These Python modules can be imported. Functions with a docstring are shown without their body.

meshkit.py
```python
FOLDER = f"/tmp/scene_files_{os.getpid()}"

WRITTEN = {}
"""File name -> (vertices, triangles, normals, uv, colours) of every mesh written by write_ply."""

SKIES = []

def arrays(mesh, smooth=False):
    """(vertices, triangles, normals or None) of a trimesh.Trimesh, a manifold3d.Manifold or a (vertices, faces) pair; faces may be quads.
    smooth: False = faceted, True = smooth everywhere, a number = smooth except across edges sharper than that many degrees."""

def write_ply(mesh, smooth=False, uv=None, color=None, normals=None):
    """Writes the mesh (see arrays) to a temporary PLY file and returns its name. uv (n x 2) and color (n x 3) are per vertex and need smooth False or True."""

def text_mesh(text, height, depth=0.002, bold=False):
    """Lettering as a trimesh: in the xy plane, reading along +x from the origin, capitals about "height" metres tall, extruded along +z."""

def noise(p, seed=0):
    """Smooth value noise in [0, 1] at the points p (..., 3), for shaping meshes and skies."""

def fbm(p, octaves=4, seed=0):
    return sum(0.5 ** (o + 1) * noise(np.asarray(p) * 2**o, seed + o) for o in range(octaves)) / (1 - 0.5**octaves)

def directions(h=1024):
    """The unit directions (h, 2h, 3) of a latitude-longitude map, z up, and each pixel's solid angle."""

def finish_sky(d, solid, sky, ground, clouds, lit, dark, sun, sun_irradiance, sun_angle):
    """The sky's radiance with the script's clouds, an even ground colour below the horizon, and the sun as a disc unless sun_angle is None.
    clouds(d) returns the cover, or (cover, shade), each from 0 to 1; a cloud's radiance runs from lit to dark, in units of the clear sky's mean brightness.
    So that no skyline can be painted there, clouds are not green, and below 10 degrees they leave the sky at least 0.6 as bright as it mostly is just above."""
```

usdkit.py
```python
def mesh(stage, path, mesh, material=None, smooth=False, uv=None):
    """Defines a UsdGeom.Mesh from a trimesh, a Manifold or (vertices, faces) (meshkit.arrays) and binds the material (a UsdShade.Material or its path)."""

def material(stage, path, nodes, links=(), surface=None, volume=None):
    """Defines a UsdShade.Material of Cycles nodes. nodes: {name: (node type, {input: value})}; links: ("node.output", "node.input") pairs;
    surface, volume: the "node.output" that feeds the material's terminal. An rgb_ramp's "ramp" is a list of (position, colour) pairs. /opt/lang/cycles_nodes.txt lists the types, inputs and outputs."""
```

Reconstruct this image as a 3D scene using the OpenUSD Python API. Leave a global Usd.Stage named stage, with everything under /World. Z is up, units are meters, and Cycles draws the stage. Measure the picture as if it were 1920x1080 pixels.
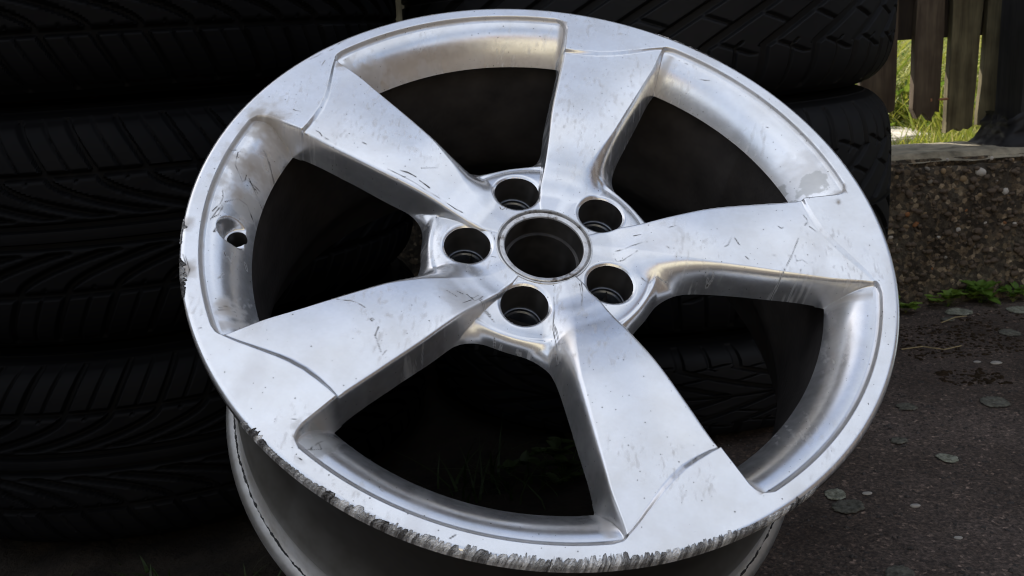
import math, random
import numpy as np, trimesh, usdkit, meshkit
from pxr import Usd, UsdGeom, UsdShade, UsdLux, Gf, Sdf, Vt

stage = Usd.Stage.CreateInMemory()
UsdGeom.SetStageUpAxis(stage, UsdGeom.Tokens.z)
UsdGeom.SetStageMetersPerUnit(stage, 1.0)
WORLD = UsdGeom.Xform.Define(stage, '/World').GetPrim()
stage.SetDefaultPrim(WORLD)
UsdGeom.Scope.Define(stage, '/World/Looks')
PI = math.pi

# ---------------------------------------------------------------- camera
CAM_H = 0.46887
AX = np.array([[0.99807664, -0.06199234, 0.0], [-0.01550385, -0.24961203, 0.96822181], [-0.06002233, -0.96635955, -0.25009305]])  # columns: right, down, forward
cam = UsdGeom.Camera.Define(stage, '/World/camera')
cx, cy, cz = AX[:, 0], -AX[:, 1], -AX[:, 2]
cam.AddTransformOp().Set(Gf.Matrix4d(*cx, 0, *cy, 0, *cz, 0, 0, 0, CAM_H, 1))
cam.CreateHorizontalApertureAttr(36.0)
cam.CreateVerticalApertureAttr(20.25)
cam.CreateFocalLengthAttr(36.0 * 1793.27 / 1920)
cam.CreateClippingRangeAttr(Gf.Vec2f(0.02, 500))
cam.CreateFStopAttr(22.0)
cam.CreateFocusDistanceAttr(0.70)
cam.CreateExposureAttr(1.06)

# ---------------------------------------------------------------- sky and sun
SUN_EL, SUN_DIR2 = math.radians(39), np.array([-0.70, 0.714])
SUN_ROT = math.atan2(SUN_DIR2[0], SUN_DIR2[1])
sky_mat = usdkit.material(stage, '/World/Looks/sky', {
    'tc': ('texture_coordinate', {}),
    'sky': ('sky_texture', {'sky_type': 'single_scattering', 'sun_disc': False, 'sun_elevation': SUN_EL, 'sun_rotation': SUN_ROT, 'aerosol_density': 1.6}),
    'map': ('mapping', {'scale': (1.0, 1.0, 1.9)}),
    'n': ('noise_texture', {'scale': 1.25, 'detail': 3.0, 'roughness': 0.45}),
    'r': ('rgb_ramp', {'ramp': [(0.36, (0, 0, 0)), (0.62, (1, 1, 1))]}),
    'c': ('math', {'math_type': 'multiply_add', 'value2': 0.55, 'value3': 0.06}),
    'mix': ('mix', {'color2': (7.9, 8.1, 8.4)}),
    'bg': ('background_shader', {'strength': 0.1}),
}, [('tc.generated', 'map.vector'), ('map.vector', 'n.vector'), ('n.fac', 'r.fac'), ('r.color', 'c.value1'), ('c.value', 'mix.fac'),
    ('sky.color', 'mix.color1'), ('mix.color', 'bg.color')], surface='bg.background')
sky = UsdLux.DomeLight.Define(stage, '/World/sky')
sky.GetPrim().SetCustomDataByKey('kind', 'structure')
UsdShade.MaterialBindingAPI.Apply(sky.GetPrim()).Bind(sky_mat)
sun = UsdLux.DistantLight.Define(stage, '/World/sun')
sun.CreateIntensityAttr(1.2)
sun.CreateAngleAttr(0.5)
sun.CreateColorAttr(Gf.Vec3f(1.0, 0.93, 0.82))
sun.GetPrim().CreateAttribute('inputs:normalize', Sdf.ValueTypeNames.Bool).Set(True)
sd = np.array([SUN_DIR2[0] * math.cos(SUN_EL), SUN_DIR2[1] * math.cos(SUN_EL), math.sin(SUN_EL)])
sd /= np.linalg.norm(sd)
sx_ = np.cross([0, 0, 1.0], sd); sx_ /= np.linalg.norm(sx_); sy_ = np.cross(sd, sx_)
sun.AddTransformOp().Set(Gf.Matrix4d(*sx_, 0, *sy_, 0, *sd, 0, 0, 0, 8, 1))

# ---------------------------------------------------------------- helpers
taken = set()
def numbered(parent, name):
    p, k = f'{parent}/{name}', 0
    while p in taken:
        k += 1
        p = f'{parent}/{name}_{k:03d}'
    taken.add(p)
    return p

def tag(prim, label=None, category=None, group=None, kind=None):
    prim = prim.GetPrim()
    for k, v in (('label', label), ('category', category), ('group', group), ('kind', kind)):
        if v:
            prim.SetCustomDataByKey(k, v)
    return prim

def obj(name, mesh, mat, parent='/World', smooth=False, colour=None, label=None, kind=None):
    parent = parent if isinstance(parent, str) else str(parent.GetPath())
    path = numbered(parent, name)
    m = usdkit.mesh(stage, path, mesh, mat, smooth=smooth)
    if colour is not None:
        for nm, data in colour.items():
            UsdGeom.PrimvarsAPI(m).CreatePrimvar(nm, Sdf.ValueTypeNames.Color3fArray, 'vertex').Set(Vt.Vec3fArray.FromNumpy(np.asarray(data, np.float32)))
    if label or kind:
        tag(m, label=label, kind=kind)
    return m.GetPrim()

def thing(name, label, category, loc=(0, 0, 0), rotz=0.0, group=None, matrix=None):
    x = UsdGeom.Xform.Define(stage, numbered('/World', name))
    if matrix is not None:
        x.AddTransformOp().Set(matrix)
    else:
        x.AddTranslateOp().Set(Gf.Vec3d(*map(float, loc)))
        x.AddRotateZOp().Set(math.degrees(rotz))
    return tag(x, label, category, group)

def mat(name, nodes, links, surface='p.BSDF'):
    return usdkit.material(stage, '/World/Looks/' + name, nodes, links, surface=surface)

def lathe(profile, n=200, close=False):
    """profile (r, z) rows revolved about z; closed profile if close."""
    pr = np.asarray(profile, float)
    t = np.arange(n) / n * 2 * PI
    v = np.stack([pr[:, None, 0] * np.cos(t), pr[:, None, 0] * np.sin(t), np.repeat(pr[:, 1:2], n, 1)], -1).reshape(-1, 3)
    k = len(pr)
    i = np.arange(k if close else k - 1)[:, None]
    j = np.arange(n)[None]
    a, b, c, d = i * n + j, i * n + (j + 1) % n, ((i + 1) % k) * n + (j + 1) % n, ((i + 1) % k) * n + j
    f = np.concatenate([np.stack([a, b, c], -1).reshape(-1, 3), np.stack([a, c, d], -1).reshape(-1, 3)])
    return v, f

def grid_faces(nu, nv, wrap=False):
    i, j = np.meshgrid(np.arange(nu - 1), np.arange(nv if wrap else nv - 1), indexing='ij')
    a, b, c, d = i * nv + j, i * nv + (j + 1) % nv, (i + 1) * nv + (j + 1) % nv, (i + 1) * nv + j
    return np.concatenate([np.stack([a, b, c], -1).reshape(-1, 3), np.stack([a, c, d], -1).reshape(-1, 3)])

def sstep(a, b, x):
    t = np.clip((x - a) / (b - a), 0, 1)
    return t * t * (3 - 2 * t)

def smin(a, b, k):
    h = np.clip(0.5 + 0.5 * (b - a) / k, 0, 1)
    return b + (a - b) * h - k * h * (1 - h)

def box(x0, x1, y0, y1, z0, z1):
    b = trimesh.creation.box((x1 - x0, y1 - y0, z1 - z0)); b.apply_translation(((x0 + x1) / 2, (y0 + y1) / 2, (z0 + z1) / 2)); return b

def cat(ms):
    return trimesh.util.concatenate(ms)

def vf_cat(parts):
    vs, fs, o = [], [], 0
    for v, f in parts:
        vs.append(np.asarray(v)); fs.append(np.asarray(f) + o); o += len(v)
    return np.concatenate(vs), np.concatenate(fs)

# ---------------------------------------------------------------- materials
def simple(name, col, rough=0.7, spec=0.4, var=0.25, scale=30.0, bump=0.0, bscale=120.0, metallic=0.0, coords='object', dist=0.002):
    n = {'tc': ('texture_coordinate', {}), 'n': ('noise_texture', {'scale': scale, 'detail': 5.0, 'roughness': 0.62}),
         'r': ('rgb_ramp', {'ramp': [(0.3, tuple(c * (1 - var) for c in col)), (0.7, tuple(min(1, c * (1 + var)) for c in col))]}),
         'p': ('principled_bsdf', {'roughness': rough, 'specular_ior_level': spec, 'metallic': metallic})}
    l = [(f'tc.{coords}', 'n.vector'), ('n.fac', 'r.fac'), ('r.color', 'p.base_color')]
    if bump:
        n['b'] = ('noise_texture', {'scale': bscale, 'detail': 4.0, 'roughness': 0.6})
        n['bp'] = ('bump', {'strength': bump, 'distance': dist})
        l += [(f'tc.{coords}', 'b.vector'), ('b.fac', 'bp.height'), ('bp.normal', 'p.normal')]
    return mat(name, n, l)

# ================================================================ ground
random.seed(7)
tarmac = mat('tarmac', {
    'tc': ('texture_coordinate', {}), 'n1': ('noise_texture', {'scale': 3.0, 'detail': 6.0, 'roughness': .65}), 'n2': ('noise_texture', {'scale': 260.0, 'detail': 4.0, 'roughness': .75}),
    'vo': ('voronoi_texture', {'scale': 330.0, 'randomness': 1.0}), 'vs': ('separate_color', {}),
    'r1': ('rgb_ramp', {'ramp': [(.36, (.036, .025, .019)), (.5, (.066, .050, .041)), (.66, (.102, .080, .069))]}),
    'r2': ('rgb_ramp', {'ramp': [(.3, (.25, .24, .23)), (.52, (1, 1, 1)), (.72, (2.3, 2.2, 2.1))]}),
    'r3': ('rgb_ramp', {'ramp': [(.0, (.6, .58, .57)), (.72, (1, 1, 1)), (.94, (1.25, 1.2, 1.15)), (1, (3.0, 2.9, 2.8))]}),
    'm1': ('mix', {'mix_type': 'multiply', 'fac': 1.0}), 'm2': ('mix', {'mix_type': 'multiply', 'fac': .85}),
    'bp': ('bump', {'strength': .7, 'distance': .002}), 'p': ('principled_bsdf', {'roughness': .8, 'specular_ior_level': .35})},
    [('tc.object', 'n1.vector'), ('tc.object', 'n2.vector'), ('tc.object', 'vo.vector'), ('vo.color', 'vs.color'), ('n1.fac', 'r1.fac'), ('n2.fac', 'r2.fac'), ('vs.r', 'r3.fac'),
     ('r1.color', 'm1.color1'), ('r2.color', 'm1.color2'), ('m1.color', 'm2.color1'), ('r3.color', 'm2.color2'), ('m2.color', 'p.base_color'), ('n2.fac', 'bp.height'), ('bp.normal', 'p.normal')])
soil = simple('soil', (.012, .009, .006), .95, .2, .45, 40, .8, 150, dist=.006)
pave_m = simple('yard_paving', (.085, .07, .055), .85, .3, .18, 2.5, .4, 60)
lawn_m = simple('meadow_soil', (.10, .105, .03), .95, .1, .5, 6, .6, 40, dist=.02)

g = trimesh.creation.box((1, 1, 1))
def sheet(x0, x1, y0, y1, nx, ny, zf):
    X, Y = np.meshgrid(np.linspace(x0, x1, nx), np.linspace(y0, y1, ny), indexing='ij')
    return np.stack([X, Y, zf(X, Y)], -1).reshape(-1, 3), grid_faces(nx, ny)
tag(obj('ground', sheet(-60, 60, -60, 60, 3, 3, lambda x, y: x * 0 - .03), soil), kind='structure')
tag(obj('paved_yard', sheet(-9, 9, -9, .12, 4, 4, lambda x, y: x * 0 + .002), pave_m), kind='structure')
def tz(x, y):
    p = np.stack([x, y, x * 0], -1)
    z = .010 * (meshkit.fbm(p * 5, 4, 1) - .5) + .0045 * (meshkit.fbm(p * 60, 3, 2) - .5)
    edge = sstep(.17, .07, x + .12 * (meshkit.noise(p * 4, 5) - .5) + .10 * (y - .75))     # broken edge towards the soil bed
    lump = .022 * (meshkit.fbm(p * 24, 4, 8) - .5)
    deep = edge * sstep(.62, .74, y)
    return z * (1 - deep) + deep * (-.05 + lump * 0) - .05 * sstep(1.50, 1.60, y) * 0
tag(obj('tarmac', sheet(-1.2, 2.6, .12, 1.75, 634, 272, tz), tarmac, smooth=True), kind='structure')
def soil_z(x, y):
    p = np.stack([x, y, x * 0], -1)
    return -.010 + .02 * (meshkit.fbm(p * 16, 4, 31) - .5) + .004
tag(obj('soil_bed', sheet(-1.2, .16, .72, 1.75, 220, 170, soil_z), soil, smooth=True), kind='structure')
# loose grit on the tarmac
rng = np.random.default_rng(11)
oc = trimesh.creation.icosphere(subdivisions=1)
def stones(n, xr, yr, smin_, smax_, zfun, seed, sub=None):
    rng = np.random.default_rng(seed)
    base_v, base_f = (oc.vertices, oc.faces) if sub is None else (sub.vertices, sub.faces)
    x = rng.uniform(*xr, n); y = rng.uniform(*yr, n); s = smin_ + (smax_ - smin_) * rng.random(n) ** 3
    sc = np.stack([s * rng.uniform(.7, 1.3, n), s * rng.uniform(.7, 1.3, n), s * rng.uniform(.4, .8, n)], -1)
    a = rng.uniform(0, 2 * PI, n); c_, s_ = np.cos(a), np.sin(a)
    jit = 1 + .25 * (rng.random((n, len(base_v))) - .5)
    V = base_v[None] * jit[..., None] * sc[:, None]
    V = np.stack([V[..., 0] * c_[:, None] - V[..., 1] * s_[:, None], V[..., 0] * s_[:, None] + V[..., 1] * c_[:, None], V[..., 2]], -1)
    V += np.stack([x, y, zfun(x, y)], -1)[:, None]
    F = base_f[None] + (np.arange(n) * len(base_v))[:, None, None]
    return V.reshape(-1, 3), F.reshape(-1, 3)
octa = trimesh.Trimesh([(1, 0, 0), (-1, 0, 0), (0, 1, 0), (0, -1, 0), (0, 0, 1), (0, 0, -1)], [(0, 2, 4), (2, 1, 4), (1, 3, 4), (3, 0, 4), (2, 0, 5), (1, 2, 5), (3, 1, 5), (0, 3, 5)], process=False)
grit_m = mat('grit', {'gm': ('geometry', {}), 'r': ('rgb_ramp', {'ramp': [(0, (.035, .03, .027)), (.6, (.07, .06, .055)), (.9, (.13, .115, .10)), (1, (.24, .22, .2))]}), 'p': ('principled_bsdf', {'roughness': .85})},
             [('gm.random_per_island', 'r.fac'), ('r.color', 'p.base_color')])
tag(obj('grit', stones(9000, (.18, 1.05), (.42, 1.52), .0007, .0032, lambda x, y: tz(x, y) + .0003, 4, octa), grit_m), label='fine loose grit scattered over the dark tarmac', kind='stuff')


# ================================================================ the alloy wheel
WS = 0.257                       # face radius in metres; the wheel is modelled with face radius 1
TB = 3.5607594820591215
RM = np.array([[0.9953040314706189, 0.009195504126643429, -0.09636040495032193], [0.052017988824601596, 0.78871226070478, 0.6125578329044521], [0.08163341091107713, -0.6146937550665468, 0.7845301611188771]])
TW = np.array([0.10301973451400492, -0.18089414215795616, 2.699692464173965])
rz = np.array([[math.cos(TB), -math.sin(TB), 0], [math.sin(TB), math.cos(TB), 0], [0, 0, 1]])
WR = AX @ RM @ rz
WO = AX @ TW * WS + [0, 0, CAM_H]
A3 = WR * WS
wheel_mx = Gf.Matrix4d(*A3[:, 0], 0, *A3[:, 1], 0, *A3[:, 2], 0, *WO, 1)

def pch(x, pts):
    from scipy.interpolate import PchipInterpolator
    p = np.array(pts, float)
    return PchipInterpolator(p[:, 0], p[:, 1])(np.clip(x, p[0, 0], p[-1, 0]))
def z_base(r):
    return pch(r, [(.10, .0955), (.19, .0952), (.22, .0925), (.26, .083), (.30, .068), (.4, .038), (.5, .021), (.65, .012), (.8, .008), (.97, .007)])
def a_ccw(r):                    # crisp edge of a spoke, degrees
    return pch(r, [(.2, -9.0), (.25, -6.5), (.3, -4.8), (.4, -3.3), (.5, -2.6), (.65, -1.1), (.8, -.15), (.895, -.15), (.92, -.45), (.938, -1.1), (.95, -2.4), (1, -2.6)])
def a_ridge(r):                  # soft edge of a spoke
    return pch(r, [(.15, 8), (.2, 10), (.25, 13), (.3, 16.0), (.4, 19.8), (.5, 21.2), (.8, 21.2), (.93, 20.6), (1, 20.6)])
def a_cwopen(r):
    return pch(r, [(.2, 38), (.36, 37), (.39, 31.5), (.42, 28.6), (.48, 26.0), (.55, 25.1), (.65, 24.2), (.75, 23.3), (.82, 23.0), (.93, 22.2), (1, 22.2)])
def a_cwwall(r):
    return pch(r, [(.15, 40), (.2, 38), (.3, 34), (.36, 30.5), (.42, 27.6), (.48, 26.0), (.55, 25.1), (.65, 24.2), (.75, 23.3), (.82, 23.0), (.93, 22.2), (1, 22.2)])
def a_ccwopen(r):
    return pch(r, [(.2, 57), (.36, 60), (.39, 64), (.42, 66.5), (.46, 68.2), (.5, 68.7), (.6, 69.6), (.7, 70.4), (.8, 70.9), (.9, 71.0), (.92, 70.7), (.938, 70.1), (.95, 68.9), (1, 68.7)])
def z_open(r):
    return pch(r, [(.2, .16), (.36, .155), (.45, .14), (.6, .122), (.75, .116), (1, .116)])
def groove(phi):
    return np.interp(phi, [0, 2, 5, 8, 11, 13, 15, 17, 18.5, 20.5, 21.6, 23, 70, 70.8, 71.5, 72], [.798, .799, .805, .815, .833, .850, .871, .894, .913, .937, .947, .952, .952, .949, .938, .9])
def step_phi(phi):               # outline between pad/flange and what lies lower, for the spoke body only
    p = np.where(phi > 46, 0.0, np.minimum(phi, 24.0))
    return groove(p)

HOLE_R, HOLE_A, HOLE_RAD = .223, 45.77, .0675
VALVE = (4, 44.9, .868)
def depth(r, phi, sector):
    rad = np.radians
    zo = z_open(r)
    base = z_base(r)
    # gentle crown across the spoke
    c0, c1 = a_ccw(r), a_ridge(r)
    mid = np.clip((np.where(phi > 50, phi - 72, phi) - (c0 + c1) / 2) / ((c1 - c0) / 2), -1, 1)
    base = base + .0075 * mid ** 2 * sstep(.25, .5, r) * sstep(.93, .7, r)
    sh = sstep(0.0, .024 - .015 * np.abs(np.clip(phi, 0, 22) / 11 - 1) ** 2, step_phi(phi) - r); wide = sstep(-.05, .05, .80 - r); bl = np.where(phi > 46, sstep(71.9, 70.9, phi), 0)
    top = base * (sh * (1 - bl) + wide * bl)
    ccw, rid, cwo, cco = a_ccw(r), a_ridge(r), a_cwwall(r), a_ccwopen(r)
    d1 = r * rad(72 + ccw - phi)
    w1 = (zo / .013) * .0022 * np.logaddexp(0, (d1 - .003) / .0022)
    b = np.maximum(r * rad(cwo - rid), .012)
    t = np.maximum(r * rad(phi - rid) / b, 0)
    w2 = np.maximum(zo - base, .02) * np.where(t < 1, np.minimum(.42 * t ** 1.35 + .58 * t ** 3.0, 1), 1 + 2.4 * (t - 1))
    wall = smin(np.where(phi > 30, w1, 1e3), np.where(phi < 71.99, w2, 1e3), .004)
    wall = np.where(phi <= 30, w2, wall)
    wall = np.where(phi <= 4, 0.0, wall)
    S = top + wall
    s = (.952 - r) / .124
    ring = .008 + .008 * np.clip(s * 8, 0, 1) + .102 * np.maximum(s, 0) ** 2.1
    ring = np.where(s > 1.15, 5.0, ring)
    web = pch(r, [(.1, .0955), (.26, .0965), (.285, .0995), (.31, .105), (.33, .115), (.345, .132), (.354, .155), (.37, .24), (.40, .40)])
    D = smin(S, ring, .009)
    kweb = .012 + .034 * sstep(.48, .32, r) * sstep(.19, .26, r)
    D = np.where(r < .5, smin(D, web, kweb), D)
    # one generous fillet round the inner end of each opening
    e1, e2, e3 = r - .354, d1 - .0135, r * rad(phi - cwo)
    E = smin(smin(e1, np.where(phi > 30, e2, 1e3), .09), np.where(phi > 4, e3, -1e-9 + e3), .09)
    F = zo + np.where(E < 0, -.054 * (1 - np.exp(np.minimum(E, 0) / .018)), 3.0 * E) + .12 * (1 - sstep(.285, .335, r))
    D = np.where((r > .24) & (r < .66), smin(D, F, .028 * sstep(.66, .5, r) + 1e-5), D)
    flange = sstep(0.0, .008, groove(phi) - r)
    D = np.where(r > .79, D * np.where((phi > 22) & (phi < 70), flange, np.where(phi >= 70, np.where(r > .93, sstep(0, .008, .952 - r), 1), np.maximum(flange, .0))), D)
    # bolt holes: rounded lips
    dx = r * np.cos(rad(phi)) - HOLE_R * math.cos(rad(HOLE_A)); dy = r * np.sin(rad(phi)) - HOLE_R * math.sin(rad(HOLE_A))
    dh = np.hypot(dx, dy)
    e = np.clip((dh - HOLE_RAD) / .012, 0, 1)
    D = D + .007 * (1 - e) ** 2
    # valve spot face
    vx = r * np.cos(rad(phi)) - VALVE[2] * math.cos(rad(VALVE[1])); vy = r * np.sin(rad(phi)) - VALVE[2] * math.sin(rad(VALVE[1]))
    dv = np.hypot(vx * 1.0, vy * 1.0)
    on = (sector == VALVE[0])
    D = np.where(on, D + np.maximum(.088 - D, 0) * sstep(.047, .034, dv), D)
    # outer edge
    q = np.clip((r - .984) / .016, 0, 1)
    D = D + .014 * (1 - np.sqrt(np.maximum(1 - q * q, 0)))
    clip = np.minimum(zo + np.where(r > .8, .004, 0) - D, (dh - HOLE_RAD) * 1.0)
    clip = np.where(on, np.minimum(clip, (dv - .0275)), clip)
    clip = np.where(r > .9, 1.0, clip)
    return D, clip

def wheel_face():
    rr = np.concatenate([np.linspace(.141, .30, 62)[:-1], np.linspace(.30, .78, 150)[:-1], np.linspace(.78, .962, 100)[:-1], np.linspace(.962, 1.0, 22)])
    n1, n2, n3, n4 = 110, 44, 190, 34
    r2 = rr[:, None]
    A = [a_ccw(r2), a_ridge(r2), a_cwopen(r2), a_ccwopen(r2), a_ccw(r2) + 72]
    lo = lambda a, b, n: a + (b - a) * (np.arange(n) / n)[None]
    cols = np.concatenate([lo(A[0], A[1], n1), lo(A[1], A[2], n2), lo(A[2], A[3], n3), lo(A[3], A[4], n4)], 1)
    phi_all, sec_all = [], []
    for k in range(5):
        phi_all.append(cols + 72 * k)
    th = np.concatenate(phi_all, 1)
    sec = np.floor(th / 72).astype(int)
    phi = th - 72 * sec
    sec = sec % 5
    R = np.repeat(r2, th.shape[1], 1)
    D, clip = depth(R, phi, sec)
    t = np.radians(th)
    V = np.stack([R * np.cos(t), R * np.sin(t), D], -1).reshape(-1, 3)
    nv = th.shape[1]
    i, j = np.meshgrid(np.arange(len(rr) - 1), np.arange(nv), indexing='ij')
    a, b, c, d = i * nv + j, i * nv + (j + 1) % nv, (i + 1) * nv + (j + 1) % nv, (i + 1) * nv + j
    F = np.concatenate([np.stack([a, c, b], -1).reshape(-1, 3), np.stack([a, d, c], -1).reshape(-1, 3)])
    cl = clip.ravel()
    keep = (cl[F] > 0)
    n = keep.sum(1)
    full = F[n == 3]
    newv, newf, bedge, cache = [], [], [], {}
    base_n = len(V)
    def cut(p, q):
        key = (p, q) if p < q else (q, p)
        if key not in cache:
            p0, q0 = key
            w = cl[p0] / (cl[p0] - cl[q0])
            cache[key] = base_n + len(newv)
            newv.append(V[p0] * (1 - w) + V[q0] * w)
        return cache[key]
    for tri, kp, m in zip(F[(n > 0) & (n < 3)], keep[(n > 0) & (n < 3)], n[(n > 0) & (n < 3)]):
        if m == 1:
            s = int(np.argmax(kp)); p, q, w = tri[s], tri[(s + 1) % 3], tri[(s + 2) % 3]
            x, y = cut(p, q), cut(p, w)
            newf.append((p, x, y)); bedge.append((x, y, p))
        else:
            s = int(np.argmin(kp)); p, q, w = tri[s], tri[(s + 1) % 3], tri[(s + 2) % 3]
            x, y = cut(p, q), cut(p, w)
            newf += [(x, q, w), (x, w, y)]; bedge.append((y, x, w))
    allv = np.concatenate([V, np.array(newv)])
    faces = np.concatenate([full, np.array(newf, int)])
    return allv, faces, np.array(bedge, int)

FV, FF, BE = wheel_face()

# skirt: the casting's thickness behind each opening, leaning back under the metal
def skirts():
    G = globals()['BE']; mid_ = (FV[G[:, 0]] + FV[G[:, 1]]) / 2
    ang = np.radians(HOLE_A + 72 * np.arange(5))
    dh = np.hypot(mid_[:, None, 0] - HOLE_R * np.cos(ang), mid_[:, None, 1] - HOLE_R * np.sin(ang)).min(1)
    va_ = math.radians(VALVE[1] + 72 * VALVE[0])
    dv = np.hypot(mid_[:, 0] - VALVE[2] * math.cos(va_), mid_[:, 1] - VALVE[2] * math.sin(va_))
    BE = G[(dh > HOLE_RAD + .004) & (dv > .031)]
    ids = np.unique(BE[:, :2])
    idx = {v: k for k, v in enumerate(ids)}
    inward = np.zeros((len(ids), 2)); cnt = np.zeros(len(ids))
    for x, y, p in BE:
        for e in (x, y):
            dvec = np.zeros(2)
            ed = FV[y, :2] - FV[x, :2]; nn = np.array([-ed[1], ed[0]])
            if nn @ (FV[p, :2] - FV[x, :2]) < 0: nn = -nn
            inward[idx[e]] += nn
    L = np.linalg.norm(inward, axis=1, keepdims=True); inward /= np.maximum(L, 1e-9)
    from scipy.spatial import cKDTree
    nb = cKDTree(FV[ids]).query_ball_point(FV[ids], .012)
    inward = np.array([inward[q].mean(0) for q in nb]); inward /= np.maximum(np.linalg.norm(inward, axis=1, keepdims=True), 1e-9)
    P = FV[ids]; r = np.hypot(P[:, 0], P[:, 1])
    a1 = P + np.concatenate([inward * .006, np.full((len(P), 1), .006)], 1)
    off = np.where(r > .8, .03, np.where(r < .3, .006, .030))[:, None]
    a2 = P + np.concatenate([inward * off, np.where(r > .8, .02, .028)[:, None]], 1)
    n = len(ids)
    V = np.concatenate([P, a1, a2])
    F = []
    for x, y, p in BE:
        i, j = idx[x], idx[y]
        for k in (0, 1):
            F += [(i + k * n, j + k * n, j + (k + 1) * n), (i + k * n, j + (k + 1) * n, i + (k + 1) * n)]
    return V, np.array(F)

used = np.unique(FF); remap = np.full(len(FV), -1); remap[used] = np.arange(len(used))
face_v, face_f = FV[used], remap[FF]

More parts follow.
